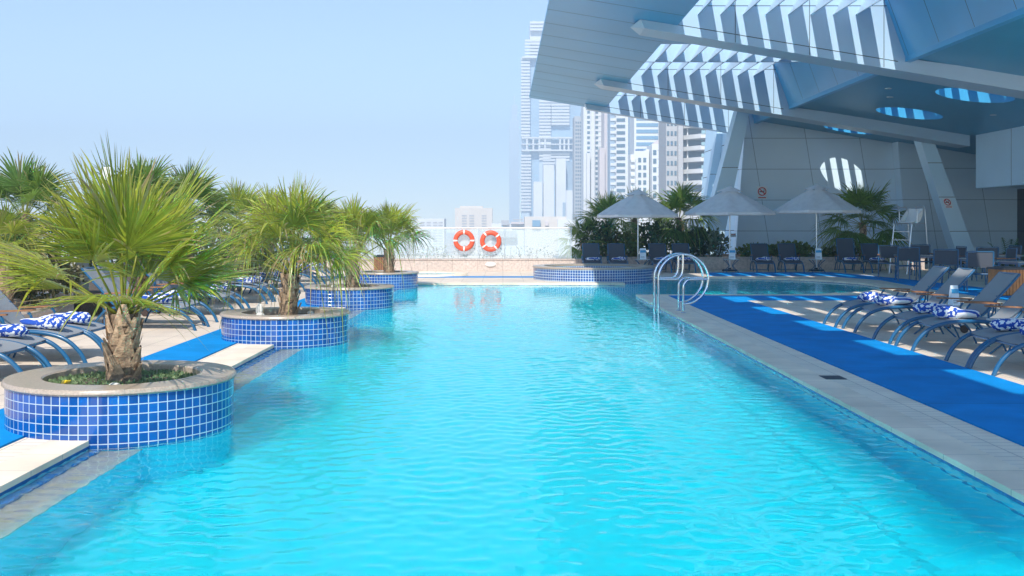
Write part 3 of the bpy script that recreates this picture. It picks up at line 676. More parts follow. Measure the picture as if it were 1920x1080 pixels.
for i in range(len(xs_) - 1):
    mb = MB(); mb.box(xs_[i] + .015, xs_[i + 1] - .015, 38.19, 38.205, .45, 1.50); mb.build('glass_panel', m_pane, o, world=True)
for x in xs_:
    mb = MB(); mb.box(x - .012, x + .012, 38.16, 38.18, .436, 1.50); mb.build('post', m_alu, o, world=True)
mb = MB(); mb.tube([(-12.95, 38.2, 1.53), (2.48, 38.2, 1.53)], .028, 10); mb.build('handrail', m_white, o, 60, world=True)
def buoy(x, z, rot, label):
    o = thing('lifebuoy', label, 'lifebuoy', (x, 38.05, z), 0, 'lifebuoys on the glass fence'); Rr, r = .30, .085
    def seg(a0, a1, n, rr): 
        mb = MB(); mb.tube([(Rr * math.cos(a0 + (a1 - a0) * k / n), 0, Rr * math.sin(a0 + (a1 - a0) * k / n)) for k in range(n + 1)], rr, 14, flat=1); return mb
    seg(0, 2 * math.pi, 40, r).build('ring', m_orange, o, 60)
    for k in range(4):
        a = rot + k * math.pi / 2; seg(a - .09, a + .09, 4, r + .006).build('white_band', m_white, o, 60)
    mb = MB(); mb.tube([(0, .02, Rr), (0, .1, Rr + .12)], .008, 6); mb.build('hook', m_steel, o)
buoy((870 - VX) / F * 38.05, EYE - 28 / F * 38.05, 0, 'left orange lifebuoy with level white bands hung on the glass fence')
buoy((920 - VX) / F * 38.05, EYE - 29 / F * 38.05, R(38), 'right orange lifebuoy with tilted white bands hung on the glass fence')
mb = MB(); mb.lathe([(.10, 0), (.09, .03), (.05, .05), (.001, .055)], n=20); rot = Matrix.Rotation(R(90), 3, 'X'); mb.v = [tuple(rot @ Vector(p)) for p in mb.v]
o = mb.build('wall_light', m_white, None, 50); o.location = ((920 - VX) / F * 38, 37.99, .235); o.scale = (1.9, 1, .9); tag(o, 'white oval wall light on the far granite wall', 'wall light')

# bins
def bin_(label, loc, r, h, mat):
    o = thing('slatted_bin', label, 'bin', loc, R(8), 'slatted wooden bins'); mb = MB()
    mb.box(-r + .02, r - .02, -r + .02, r - .02, .03, h - .04); mb.build('liner', m_dark, o)
    mb = MB(); k = 7; w = 2 * r / k
    for i in range(k):
        a = -r + i * w + .006
        for s in (-1, 1):
            mb.box(a, a + w - .012, s * r - .012, s * r + .012, .03, h - .05)
            mb.box(s * r - .012, s * r + .012, a, a + w - .012, .03, h - .05)
    mb.build('slats', mat, o); mb = MB(); mb.box(-r - .025, r + .025, -r - .025, r + .025, h - .045, h); mb.box(-r + .08, r - .08, -r + .08, r - .08, h + .001, h + .02); mb.build('lid', m_dark, o)
bin_('orange slatted wooden bin with dark lid beside the dining chairs', (11.62, 24.6, 0), .28, .66, m_teakbin)
bin_('brown slatted wooden bin behind the farthest planter palm', (-3.95, 34.4, 0), .20, .66, m_teak)

# ------------------------------------------------------------------ plants behind
rng = random.Random(21)
def bgpalm(label, px, py, Y, base, n, pet, RR, seed, group, **kw):
    c = P(px, py, Y); h = c.z - base
    return palm(label, (c.x, c.y, base), h, .13, n, pet, RR, 30, seed, group, **kw)
gl = 'palms in the left planting bed'
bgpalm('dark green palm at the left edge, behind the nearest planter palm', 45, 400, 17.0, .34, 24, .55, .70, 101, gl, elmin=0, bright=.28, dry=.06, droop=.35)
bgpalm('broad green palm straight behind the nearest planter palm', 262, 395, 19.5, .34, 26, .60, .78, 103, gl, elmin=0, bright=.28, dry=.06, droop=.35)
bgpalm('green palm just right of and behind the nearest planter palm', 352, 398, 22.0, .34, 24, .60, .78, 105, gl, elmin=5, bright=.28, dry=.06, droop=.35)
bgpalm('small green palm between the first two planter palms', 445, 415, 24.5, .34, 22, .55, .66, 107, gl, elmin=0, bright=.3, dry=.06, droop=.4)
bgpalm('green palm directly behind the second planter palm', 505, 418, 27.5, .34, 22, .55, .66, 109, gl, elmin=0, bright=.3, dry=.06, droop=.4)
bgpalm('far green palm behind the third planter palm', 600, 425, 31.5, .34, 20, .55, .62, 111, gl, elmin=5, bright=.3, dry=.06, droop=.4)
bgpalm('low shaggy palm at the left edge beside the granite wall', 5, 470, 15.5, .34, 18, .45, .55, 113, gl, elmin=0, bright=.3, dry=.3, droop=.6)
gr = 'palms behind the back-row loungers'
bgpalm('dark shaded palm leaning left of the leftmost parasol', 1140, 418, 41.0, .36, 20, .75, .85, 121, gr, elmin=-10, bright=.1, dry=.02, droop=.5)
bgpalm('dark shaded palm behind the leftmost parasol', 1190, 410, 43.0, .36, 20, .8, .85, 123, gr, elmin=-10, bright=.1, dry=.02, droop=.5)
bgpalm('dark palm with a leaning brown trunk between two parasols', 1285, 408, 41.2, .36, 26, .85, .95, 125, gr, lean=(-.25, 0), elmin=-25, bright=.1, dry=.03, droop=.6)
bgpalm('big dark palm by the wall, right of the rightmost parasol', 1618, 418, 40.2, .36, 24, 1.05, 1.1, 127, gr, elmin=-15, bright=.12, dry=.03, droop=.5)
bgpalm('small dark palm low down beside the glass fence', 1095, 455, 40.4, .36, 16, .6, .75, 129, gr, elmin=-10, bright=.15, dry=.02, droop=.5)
DK = [(.035, .075, .025), (.05, .10, .03), (.03, .06, .03)]; LT = [(.16, .20, .04), (.22, .22, .05), (.12, .17, .04)]; BR = [(.14, .11, .05), (.10, .10, .04), (.18, .14, .07)]
def shrub(label, c, rad, n, size, cols, group):
    mb = MB(); r0 = Vector(c); leafmass(mb, (0, 0, rad[2]), rad, n, size, cols, rng)
    for k in range(6):
        a = rng.uniform(0, 6.28); mb.tube([(0, 0, -.03), (math.cos(a) * rad[0] * .4, math.sin(a) * rad[1] * .4, rad[2] * 1.1)], .012, 5, 0, 1, [(.1, .07, .04)] * 2)
    o = mb.build('shrub', m_shrub); o.location = c; return tag(o, label, 'shrub', group)
gs = 'shrubs behind the back-row loungers'
for x, y, w, d, h, nn, cols, lb in ((3.6, 40.4, .9, .6, .75, 900, DK, 'dark shrub beside the end of the glass fence'), (4.7, 40.4, .7, .5, .5, 800, LT, 'lighter green shrub behind the hot tub loungers'),
                              (6.0, 40.9, 1.0, .7, .75, 1100, DK, 'dark shrub right of the leftmost parasol pole'), (7.45, 40.7, .8, .6, .6, 1000, DK, 'dark shrub right of the leaning palm trunk'),
                              (8.1, 40.2, .45, .4, .55, 260, [(.18, .22, .15)], 'pale spiky shrub left of the middle parasol pole'), (9.6, 40.2, .8, .5, .26, 600, LT, 'low yellow-green shrub behind the sun-streaked lounger'),
                              (10.9, 40.2, .9, .5, .32, 800, LT, 'low green shrub behind the rightmost parasol pole'), (12.6, 40.4, .8, .5, .22, 500, LT, 'low shrub at the foot of the big dark palm'), (16.0, 46.3, .8, .4, .35, 400, DK, 'low plant at the foot of the leaning column')):
    shrub(lb, (x, y, .34 if x < 15 else .28), (w, d, h), nn, .16, cols, gs)
mb = MB()
for k in range(24): leafmass(mb, (-11.2 + rng.uniform(-.3, .3), 14 + k, .95 + rng.uniform(-.1, .15)), (.6, .7, .65), 260, .15, DK + [(.09, .13, .03)], rng)
for k in range(24): mb.tube([(-11.2, 14 + k, .3), (-11.2, 14 + k, 1.2)], .03, 5, 0, 1, [(.1, .07, .04)] * 2)
tag(mb.build('hedge', m_shrub), 'long dark green hedge at the back of the left planting bed', 'hedge')
gs = 'shrubs in the left planting bed'
for px, py, Y, w, h, nn, cols, lb in ((45, 560, 16.6, .85, .5, 1600, BR, 'brownish green bush at the left edge behind the granite wall'), (110, 545, 19.5, .5, .32, 500, BR, 'brown bush beside the granite wall end'),
                                  (455, 500, 25.5, .9, .42, 1300, LT, 'yellow-green bush between the first two planter palms'), (420, 470, 28.0, 1.0, .6, 1100, DK, 'dark green bush behind the yellow-green bush'),
                                  (320, 480, 26, 1.2, .6, 1200, DK, 'dark green bush behind the broad palms'), (560, 480, 33, 1.2, .5, 1000, DK, 'dark bush behind the second and third planter palms')):
    c = P(px, py, Y); shrub(lb, (c.x, c.y, .33), (w, .5, h), nn, .11, cols, gs)
# scrub seen through the fence glass
for x0, x1, nn, cols, lb in ((-5.6, -2.0, 340, LT, 'pale scrub seen through the left part of the glass fence'), (-1.9, 2.3, 130, DK, 'sparse dark twigs seen through the right part of the glass fence')):
    mb = MB()
    for k in range(nn):
        x = rng.uniform(x0, x1); z = .45 + .42 * rng.random() ** 1.5; 
        leafmass(mb, (x, 39.4 + rng.uniform(-.3, .3), z), (.05, .05, .05), 2, .07, cols, rng)
    for k in range(26):
        x = rng.uniform(x0, x1); mb.tube([(x, 39.4, .1), (x + rng.uniform(-.15, .15), 39.4, rng.uniform(.5, .85))], .006, 4, 0, 1, [(.12, .1, .05)] * 2)
    mb.box(x0, x1, 39.1, 39.7, .002, .3); mb.c[-8:] = [(.12, .09, .06)] * 8
    tag(mb.build('scrub', m_shrub), lb, 'scrub', 'scrub behind the glass fence')
# lamps at left
def globe(loc, label, r):
    o = thing('globe_lamp', label, 'garden lamp', loc, 0, 'small white globe lamps'); mb = MB()
    mb.lathe([(r * math.sin(math.pi * j / 10) + .001, -r * math.cos(math.pi * j / 10)) for j in range(11)], (0, 0, r + .04), 18); mb.build('globe', m_white, o, 180)
    mb = MB(); mb.lathe([(.03, -.005), (.025, .05)], n=12); mb.build('base', m_dark, o, 60)
globe((-6.95, 14.95, .37), 'white globe lamp on the granite ledge at the left edge', .062)
globe((-7.2, 26.5, .46), 'white globe lamp on the far left granite wall', .06)
c = P(203, 385, 18.5); o = thing('lamp_post', 'white cylindrical lamp post behind the nearest palm', 'lamp post', (c.x, c.y, .33))
mb = MB(); mb.lathe([(.05, 0), (.05, c.z - .33)], n=16); mb.build('pole', m_alu, o, 60); mb = MB(); hz = c.z - .33
mb.lathe([(.06, hz), (.095, hz + .02), (.095, hz + .62), (.08, hz + .66), (.001, hz + .67)], n=20); mb.build('lamp_head', m_white, o, 40)
mb = MB(); mb.box(-8.4, -7.9, 19.7, 20.35, .33, 1.02); mb.box(-8.44, -7.86, 19.66, 20.39, 1.0205, 1.06); o = mb.build('garden_pillar', M('pale_render', (.52, .53, .52), .8, (6, .1))); tag(o, 'pale grey square pillar behind the left-row loungers', 'pillar')

# ------------------------------------------------------------------ dining set and lifeguard chair
def chair_proto():
    o = thing('dining_chair', 'x', 'chair'); mb = MB(); w = .27
    for s in (-1, 1):
        mb.tube(smoothpath([(s * w, -.25, 0), (s * w, -.22, .42), (s * w, -.26, .92)], 4), .016, 6); mb.tube(smoothpath([(s * w, .26, 0), (s * w, .22, .35), (s * w, .20, .63)], 4), .016, 6)
        mb.tube([(s * w, -.22, .42), (s * w, .22, .42)], .014, 6); mb.tube([(s * w, -.23, .64), (s * w, .2, .64)], .013, 6)
        mb.tube([(s * w, -.24, .05), (s * w, .24, .38)], .010, 6)
    for y, z in ((-.26, .92), (-.22, .42), (.22, .42)): mb.tube([(-w, y, z), (w, y, z)], .014, 6)
    mb.build('frame', m_frame, o, 60)
    mb = MB(); mb.box(-w + .02, w - .02, -.21, .22, .425, .435); mb.build('seat', m_sling2, o)
    mb = MB(); mb.obox((0, -.243, .73), (2 * w - .03, .01, .34), Matrix.Rotation(R(4.5), 3, 'X')); mb.build('backrest', m_sling2, o)
    for s in (-1, 1):
        mb = MB(); mb.box(s * w - .03, s * w + .03, -.22, .26, .655, .675); mb.build('armrest', m_teak, o)
    return o
chp = chair_proto(); cu = [0]
def chair(x, y, rz, lb):
    o = chp if not cu[0] else copytree(chp); cu[0] = 1; o.location = (x, y, 0); o.rotation_euler = (0, 0, R(rz)); o.scale = (1.08, 1.08, 1.08); tag(o, lb, 'chair', 'dark dining chairs on the right deck')
for x, y, rz, lb in ((11.75, 31.0, -12, 'dining chair seen from behind, closest to the lifeguard chair'), (11.7, 28.2, -20, 'dining chair seen from behind, middle of the front three'), (11.55, 25.9, -16, 'dining chair seen from behind, closest to the orange bin'),
                     (13.4, 31.8, 95, 'dining chair on the far side of the left table'), (12.0, 33.2, 160, 'dining chair turned away at the far end of the left table'), (13.7, 29.3, 90, 'dining chair behind the middle table'),
                     (14.1, 31.2, -10, 'dining chair between the left and the back tables'), (15.6, 33.0, 100, 'dining chair beside the back table, under the leaning column'), (14.3, 27.0, 80, 'dining chair behind the right table'), (13.6, 34.6, 170, 'dining chair nearest the back wall'),
                     (16.3, 31.0, 60, 'dining chair at the right edge by the leafy plants')):
    chair(x, y, rz, lb)
def dtable(x, y, rz, lb):
    o = thing('dining_table', lb, 'table', (x, y, 0), R(rz), 'dining tables on the right deck'); mb = MB()
    mb.box(-.45, .45, -.45, .45, .715, .74); mb.build('tabletop', M('glass_table_top', (.20, .26, .30), .15), o)
    for s, c in ((1, 1), (1, -1), (-1, 1), (-1, -1)):
        mb = MB(); mb.tube([(.4 * s, .4 * c, 0), (.36 * s, .36 * c, .715)], .022, 8); mb.build('leg', m_frame, o, 60)
    mb = MB()
    for s in (-1, 1): mb.box(-.36, .36, s * .37 - .012, s * .37 + .012, .66, .71); mb.box(s * .37 - .012, s * .37 + .012, -.35, .35, .66, .71)
    mb.build('apron', m_frame, o)
dtable(12.4, 32.1, 8, 'blue dining table at the left of the group, near the lifeguard chair'); dtable(12.7, 29.4, 14, 'blue dining table in the middle of the group'); dtable(12.95, 26.6, 10, 'blue dining table closest to the orange bin'); dtable(14.9, 31.9, 0, 'pale dining table at the back below the leaning column')
# lifeguard chair
lc = P(1706, 423, 36.0); o = thing('lifeguard_chair', 'tall steel lifeguard chair with white moulded seat by the back wall', 'lifeguard chair', (lc.x, 36.0, 0), R(32))
def tl(name, pts, r=.02, m=None): mb = MB(); mb.tube(smoothpath(pts, 4), r, 8); return mb.build(name, m or m_alu, o, 60)
for y in (-.35, .35):
    tl('leg', [(-.62, y, 0), (-.36, y, 1.66)]); tl('leg', [(.55, y, 0), (.36, y, 1.7), (.30, y, 2.18), (.20, y, 2.25)]); tl('arm_rail', [(.20, y, 2.25), (-.1, y, 2.24), (-.18, y, 2.27)], .016)
    tl('seat_rail', [(-.40, y, 1.68), (.36, y, 1.70)], .018); tl('arm_post', [(-.10, y, 1.7), (-.10, y, 2.1), (-.18, y, 2.27)], .016)
    tl('brace', [(-.50, y, .8), (.44, y, .9)], .014)
for k, (x, z) in enumerate(((-.58, .3), (-.535, .58), (-.49, .86), (-.445, 1.14), (-.40, 1.42))): 
    mb = MB(); mb.box(x - .05, x + .05, -.34, .34, z - .012, z + .012); mb.build('step', m_alu, o)
mb = MB(); sp_ = [(-.22, 1.76), (-.05, 1.745), (.10, 1.76), (.20, 1.86), (.27, 2.05), (.30, 2.20)]
mb.sheet([(p.x, p.z) for p in smoothpath([(a, 0, c_) for a, c_ in sp_], 4)], .56, .03)
for s in (-1, 1): mb.prism([(-.16, 1.75), (.10, 1.76), (.27, 2.05), (.24, 2.16), (.02, 1.96)], 'y', s * .28 - .012, s * .28 + .012)
mb.build('seat', m_white, o, 40)
# leafy plants at the right edge
rng = random.Random(88)
def cycad(label, loc, n, L):
    mb = MB()
    for k in range(n):
        az = k * 2.4 + rng.uniform(-.2, .2); el = R(rng.uniform(35, 82)); d = Vector((math.cos(el) * math.cos(az), math.cos(el) * math.sin(az), math.sin(el))); s = d.cross(Vector((0, 0, 1))).normalized()
        LL = L * rng.uniform(.7, 1.1); cc = mixc(DK[0], (.07, .14, .05), rng.random()); pts = [d * LL * t - Vector((0, 0, .35 * LL * t * t)) for t in [j / 8 for j in range(9)]]
        mb.tube(pts, .012, 4, 0, 1, [cc] * 9)
        for j in range(1, 9):
            for sg in (-1, 1):
                for e in (0, .5):
                    p = pts[j - 1].lerp(pts[j], e); w = .22 * math.sin(math.pi * min(.95, (j + e) / 9.5)); q_ = p + s * sg * w + d * w * .5
                    mb.add([p, p + d * .03, q_], [(0, 1, 2)], 0, [cc] * 3)
    o = mb.build('leafy_plant', m_shrub); o.location = loc; return tag(o, label, 'plant', 'leafy plants at the right wall')
c = G(1908, 505); cycad('dark leafy plant at the right edge beside the dark opening', (16.9, 35.6, .0), 26, 1.75)
cycad('small leafy plant left of the larger one at the right edge', (17.4, 40.2, .0), 14, .75)

# ------------------------------------------------------------------ hotel building with louvred canopy
hb = thing('hotel_building', 'blue-grey hotel wing with a louvred canopy over the right side of the pool', 'building', (12, 20, 0))
def part(mb, name, mats, smooth=None): return mb.build(name, mats, hb, smooth, world=True)
YA, YB = -1.5, 51.5; YC = 20.5
zsf = lambda x: EYE + 5.75 - .166 * (x - 3.83)         # soffit underside
zbm = lambda x: EYE + 5.50 - .166 * (x - 3.92)         # underside of beams
zcl = lambda x: EYE + 4.70 - .164 * (x - 11.2)         # ceiling
ZT = EYE + 6.5; XL, XR = 4.86, 10.55
YN, XN = 21.0, 3.46
mb = MB(); mb.prism([(1.27, zsf(1.27)), (XL, zsf(XL)), (XL, ZT), (1.27, zsf(1.27) + .10)], 'y', YN, YB, 0); mb.prism([(1.27, zsf(1.27)), (XN, zsf(XN)), (XN, ZT), (1.27, zsf(1.27) + .10)], 'y', YA, YN - .001, 0)
y = 50.6
while y > 21: mb.prism([(1.268, zsf(1.268) - .002), (XL, zsf(XL) - .002), (XL, zsf(XL) + .01), (1.268, zsf(1.268) + .105)], 'y', y, y + .022, 1); y -= 2.02
part(mb, 'soffit', [m_roof, m_joint])
for yb in (29.7, 41.8, 50.2):
    mb = MB(); xe = 18.3 if yb < 50 else 11.3; w = 1.1 if yb < 50 else .5
    poly = [(3.83, zsf(3.83) - .004), (3.95, zbm(3.95)), (xe, zbm(xe)), (xe, zbm(xe) + .55), (11.33, zcl(11.33) - .03), (10.62, ZT - .03), (XL + .01, ZT - .03), (XL + .01, zsf(XL) - .004)]
    if yb > 50: poly = [(XL - 1, zsf(XL - 1) - .004), (XL - .9, zbm(XL - .9)), (11.1, zbm(11.1)), (11.1, zbm(11.1) + .6), (10.62, ZT - .03), (XL + .01, ZT - .03), (XL + .01, zsf(XL) - .004)]
    mb.prism(poly, 'y', yb, yb + w, 0)
    if yb < 50:   # slanted nose
        a, b_ = (3.83, zsf(3.83) - .004), (3.95, zbm(3.95)); mb.add([(a[0], yb, a[1]), (b_[0], yb, b_[1]), (b_[0], yb + w, b_[1]), (a[0], yb + w, a[1]), (a[0] - .22, yb + w * .5, (a[1] + b_[1]) / 2)], [(0, 1, 4), (1, 2, 4), (2, 3, 4), (3, 0, 4)], 2)
    x1 = 11.0; mb.prism([(XL + .02, zsf(XL)), (x1, zsf(x1)), (x1, zsf(x1) + .022), (XL + .02, zsf(XL) + .022)], 'y', yb - .003, yb + .01, 1)
    if yb > 50: pass
    mb.box(XL + .02, 10.7, yb - .003, yb + .01, EYE + 6.11, EYE + 6.13, 1)
    for k in range(3):
        x = 6.46 + 2.07 * k; mb.box(x, x + .018, yb - .0035, yb + .01, zsf(x) + .03, ZT - .05, 1); mb.box(x, x + .018, yb - .0035, yb + .01, zbm(x) + .02, zsf(x) - .01, 1)
    part(mb, 'beam', [m_beam, m_joint, m_beam])
for yp in (25.9, 38.0, 46.47):
    mb = MB(); mb.box(XL + .012, 10.6, yp, yp + .16, EYE + 5.84, ZT - .035); part(mb, 'purlin', m_beam)
for k in range(-2, 8):
    x = 5.42 + .628 * k; YE_ = 50.19 if k >= 0 else YN - .3; mb = MB(); mb.prism([(x, EYE + 5.87), (x + .04, EYE + 5.87), (x + .36, EYE + 6.40), (x + .32, EYE + 6.40)], 'y', YA, YE_); part(mb, 'louvre_blade', m_blade)
for j in range(7):
    y0 = YN - 1.35 - 3.05 * j; mb = MB(); mb.box(XN + .004, 10.6, y0, y0 + 1.3, EYE + 6.41, ZT - .045); part(mb, 'purlin', m_beam)
mb = MB(); mb.prism([(XR, ZT), (11.2, zcl(11.2)), (11.2, zcl(11.2) - .14), (11.34, zcl(11.34) - .14), (11.34, zcl(11.2) + .02), (XR + .14, ZT)], 'y', YA, 47.595, 0)
for j in range(22): mb.prism([(XR - .004, ZT), (11.196, zcl(11.2) + .01), (11.25, zcl(11.2) + .01), (XR + .08, ZT)], 'y', 46 - 2.07 * j, 46.02 - 2.07 * j, 1)
part(mb, 'recess_fascia', [m_roof, m_joint])
# ceiling with round light wells
for y0, y1 in ((21.01, 25.89), (30.801, 34.35), (42.901, 46.45)):  # first slab is out of view, added to shade the dining chairs
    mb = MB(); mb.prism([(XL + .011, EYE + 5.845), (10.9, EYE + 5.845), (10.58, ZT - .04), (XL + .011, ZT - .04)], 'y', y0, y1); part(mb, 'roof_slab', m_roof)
HY = [33.6, 39.0, 45.45]; HX = 14.85; HR = 1.15; mb = MB(); Hc = 2.0
def cq(x0, x1, y0, y1): mb.add([(x0, y0, zcl(x0)), (x1, y0, zcl(x1)), (x1, y1, zcl(x1)), (x0, y1, zcl(x0))], [(0, 3, 2, 1)])
cq(11.34, HX - Hc, YC, 47.7); cq(HX + Hc, 23, YC, 47.7); prev = YC
for hy in HY:
    cq(HX - Hc, HX + Hc, prev, hy - Hc); prev = hy + Hc; nn = 48; ring = []; sq = []
    for k in range(nn):
        a = 2 * math.pi * k / nn; c_, s_ = math.cos(a), math.sin(a); m_ = Hc / max(abs(c_), abs(s_))
        ring.append((HX + HR * c_, hy + HR * s_, zcl(HX + HR * c_))); sq.append((HX + m_ * c_, hy + m_ * s_, zcl(HX + m_ * c_)))
    mb.add(ring + sq, [(k, (k + 1) % nn, nn + (k + 1) % nn, nn + k) for k in range(nn)])
cq(HX - Hc, HX + Hc, prev, 47.7)
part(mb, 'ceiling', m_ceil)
for hy in HY:
    mb = MB(); nn = 48
    vs = [(HX + HR * math.cos(2 * math.pi * k / nn), hy + HR * math.sin(2 * math.pi * k / nn), zcl(HX + HR * math.cos(2 * math.pi * k / nn)) - .003) for k in range(nn)] + [(HX + HR * math.cos(2 * math.pi * k / nn), hy + HR * math.sin(2 * math.pi * k / nn), zcl(HX) + .95) for k in range(nn)]
    mb.add(vs, [(k, k + nn, (k + 1) % nn + nn, (k + 1) % nn) for k in range(nn)], 0)
    lw = part(mb, 'light_well', m_roof, 40)
    for j in range(4):
        x = HX - .85 + .52 * j; mb = MB(); mb.prism([(x, zcl(HX) + .75), (x + .03, zcl(HX) + .75), (x + .21, zcl(HX) + 1.0), (x + .18, zcl(HX) + 1.0)], 'y', hy - HR, hy + HR); gb = part(mb, 'grille_bar', m_roof); gb.parent = lw; gb.location = (0, 0, 0)
for hx, hy in ((12.6, 34.8), (13.2, 36.3), (16.8, 36.5), (17.2, 31.5), (12.6, 42), (16.6, 42.5), (17, 27), (13, 31.2)):
    mb = MB(); mb.lathe([(.001, -.012), (.10, -.012), (.13, -.006), (.135, .01)], (hx, hy, zcl(hx)), 20); part(mb, 'downlight', m_alu, 40)
# walls
mb = MB(); mb.prism([(10.35, 0), (23, 0), (23, 8), (10.95, 8)], 'y', 47.6, 48.2); part(mb, 'wall', m_clad)
mb = MB(); mb.add([(10.35, 48.2, 0), (10.95, 48.2, 8), (10.95, 57, 8), (10.35, 57, 0), (10.75, 48.2, 0), (11.35, 48.2, 8), (11.35, 57, 8), (10.75, 57, 0)], [(0, 1, 2, 3), (3, 2, 6, 7), (4, 7, 6, 5), (1, 5, 6, 2)])
for z in (1.38, 2.76, 4.14, 5.52): mb.add([(10.347 + .075 * z, 48.21, z), (10.347 + .075 * (z + .03), 48.21, z + .03), (10.347 + .075 * (z + .03), 56.9, z + .03), (10.347 + .075 * z, 56.9, z)], [(0, 1, 2, 3)], 1)
part(mb, 'wall', [m_col, m_joint])
mb = MB(); mb.prism([(17.8, 0), (23.0, 0), (23.0, 6), (17.3, 6)], 'y', 46.9, 47.59); part(mb, 'wall_bay', m_clad)
def column(Y, top, bot, w0, w1, d):
    xt, zt = top; xb, zb = bot; mb = MB()
    mb.add([(xb - w1 / 2, Y, zb), (xb + w1 / 2, Y, zb), (xt + w0 / 2, Y, zt), (xt - w0 / 2, Y, zt), (xb - w1 / 2, Y + d, zb), (xb + w1 / 2, Y + d, zb), (xt + w0 / 2, Y + d, zt), (xt - w0 / 2, Y + d, zt)],
           [(0, 1, 2, 3), (5, 4, 7, 6), (4, 0, 3, 7), (1, 5, 6, 2), (3, 2, 6, 7), (4, 5, 1, 0)])
    for z in (1.38, 2.76, 4.14):
        t = (z - zb) / (zt - zb); x = xb + (xt - xb) * t; w = w1 + (w0 - w1) * t; mb.box(x - w / 2, x + w / 2, Y - .003, Y + .01, z, z + .02, 1)
    return part(mb, 'leaning_column', [m_col, m_joint])
column(46.4, (10.48, zcl(11.2) + .35), (8.9, 0), .52, 1.0, .9)
column(43.0, (17.0, zcl(17.0) - .001), (18.85, 0), .52, .80, .7)
column(52.5, (10.75, 6.6), (9.8, 0), .3, .6, .7)
mb = MB(); mb.box(18.4, 26, 33.5, 41.5, EYE + 1.45, EYE + 3.9); part(mb, 'overhang_block', m_clad2 if 'm_clad2' in globals() else m_col)
mb = MB()
for j in range(2): mb.box(18.396, 18.41, 38.6 - 2.9 * j, 38.62 - 2.9 * j, EYE + 1.46, EYE + 3.6)
part(mb, 'block_joint', m_joint)
mb = MB(); mb.box(22.6, 22.7, 33.5, 46.88, 0, EYE + 1.6); part(mb, 'window_wall', m_dglass)
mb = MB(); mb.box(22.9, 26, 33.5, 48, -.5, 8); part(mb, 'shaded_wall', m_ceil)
# no-smoking signs
def nosmoke(c, s, label, shear=0):
    o = thing('no_smoking_sign', label, 'sign', c, 0, 'no smoking signs'); f = lambda m: [setattr(m, 'v', [(p[0] + shear * p[2], p[1], p[2]) for p in m.v])]
    mb = MB(); mb.box(-.27 * s, .27 * s, -.012, 0, -.40 * s, .27 * s); f(mb); mb.build('plate', m_card, o)
    mb = MB(); mb.tube([(.2 * s * math.cos(2 * math.pi * k / 32), -.016, .2 * s * math.sin(2 * math.pi * k / 32)) for k in range(33)], .026 * s, 6); mb.obox((0, -.020, 0), (.37 * s, .006, .05 * s), Matrix.Rotation(R(45), 3, 'Y')); f(mb); mb.build('prohibition_ring', m_red, o)
    mb = MB(); mb.obox((-.01, -.015, -.01), (.26 * s, .005, .05 * s), Matrix.Rotation(R(0), 3, 'Y')); mb.tube([(.1 * s, -.015, .02 * s), (.13 * s, -.015, .08 * s), (.09 * s, -.015, .12 * s)], .012 * s, 5); mb.tube([(.05 * s, -.015, .03 * s), (.07 * s, -.015, .10 * s)], .010 * s, 5); f(mb); mb.build('cigarette', m_black, o)
    mb = MB(); mb.box(-.2 * s, .2 * s, -.016, -.012, -.35 * s, -.30 * s); f(mb); mb.build('caption', m_red, o)
c = P(1429, 359, 47.58); nosmoke((c.x, 47.598, c.z), .85, 'red and white no smoking sign on the back wall above the parasols')
c = P(1776, 379, 42.99); nosmoke((c.x, 42.985, c.z), .6, 'small no smoking sign on the leaning column at the right', -.3)
c = P(1375, 441, 47.58); mb = MB(); mb.box(c.x - .12, c.x + .12, 47.588, 47.598, c.z - .08, c.z + .08, 0); mb.box(c.x - .09, c.x + .09, 47.585, 47.587, c.z + .02, c.z + .05, 1); tag(mb.build('notice_plate', [m_card, m_red]), 'small notice plate low on the back wall by the middle parasol pole', 'sign')
c = P(1667, 446, 47.58); mb = MB(); mb.box(c.x - .12, c.x + .12, 47.588, 47.598, c.z - .09, c.z + .09, 0); mb.box(c.x - .10, c.x + .10, 47.584, 47.587, c.z - .07, c.z + .07, 1); tag(mb.build('notice_plate', [m_card, m_red]), 'small red plate low on the back wall beside the lifeguard chair', 'sign')

# ------------------------------------------------------------------ the city behind
def TX(px, D): return (px - VX) / F * D
def TZ(py, D): return EYE + (VY - py) / F * D
cw = lambda n, c, r=.7: M(n, c, r, (.05, .05))
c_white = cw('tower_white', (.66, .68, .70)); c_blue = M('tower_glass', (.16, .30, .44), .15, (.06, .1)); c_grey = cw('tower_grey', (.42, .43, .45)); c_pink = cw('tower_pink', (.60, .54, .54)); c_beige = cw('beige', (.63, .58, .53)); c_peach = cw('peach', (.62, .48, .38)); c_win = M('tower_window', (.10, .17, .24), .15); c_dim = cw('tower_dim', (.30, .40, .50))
def tower(name, label, D, group='towers behind the pool'): return thing(name, label, 'building', (TX(1100, D), D, -15), 0, group)
def tb(o, nm, D, px0, px1, py0, py1, mat, y0=0, dep=20, extra=None):
    mb = MB(); mb.box(TX(px0, D), TX(px1, D), D + y0, D + y0 + dep, TZ(py1, D) if py1 < 900 else -15, TZ(py0, D)); return mb.build(nm, mat, o, world=True)
def rep(o, nm, D, px0, px1, ys_, h, mat, proud=.4, dep=1.2, xs=None):
    """one mesh, copied for each storey / column"""
    first = None; w = TX(px1, D) - TX(px0, D); hh = h / F * D
    for py in ys_:
        for px in (xs or [px0]):
            if first is None:
                mb = MB(); mb.box(0, w, 0, dep, -hh, 0); ob = mb.build(nm, mat, o); first = ob
            else: ob = first.copy(); COL.objects.link(ob); ob.parent = o
            ob.location = (TX(px, D) - o.location.x, D - proud - o.location.y, TZ(py, D) - o.location.z)
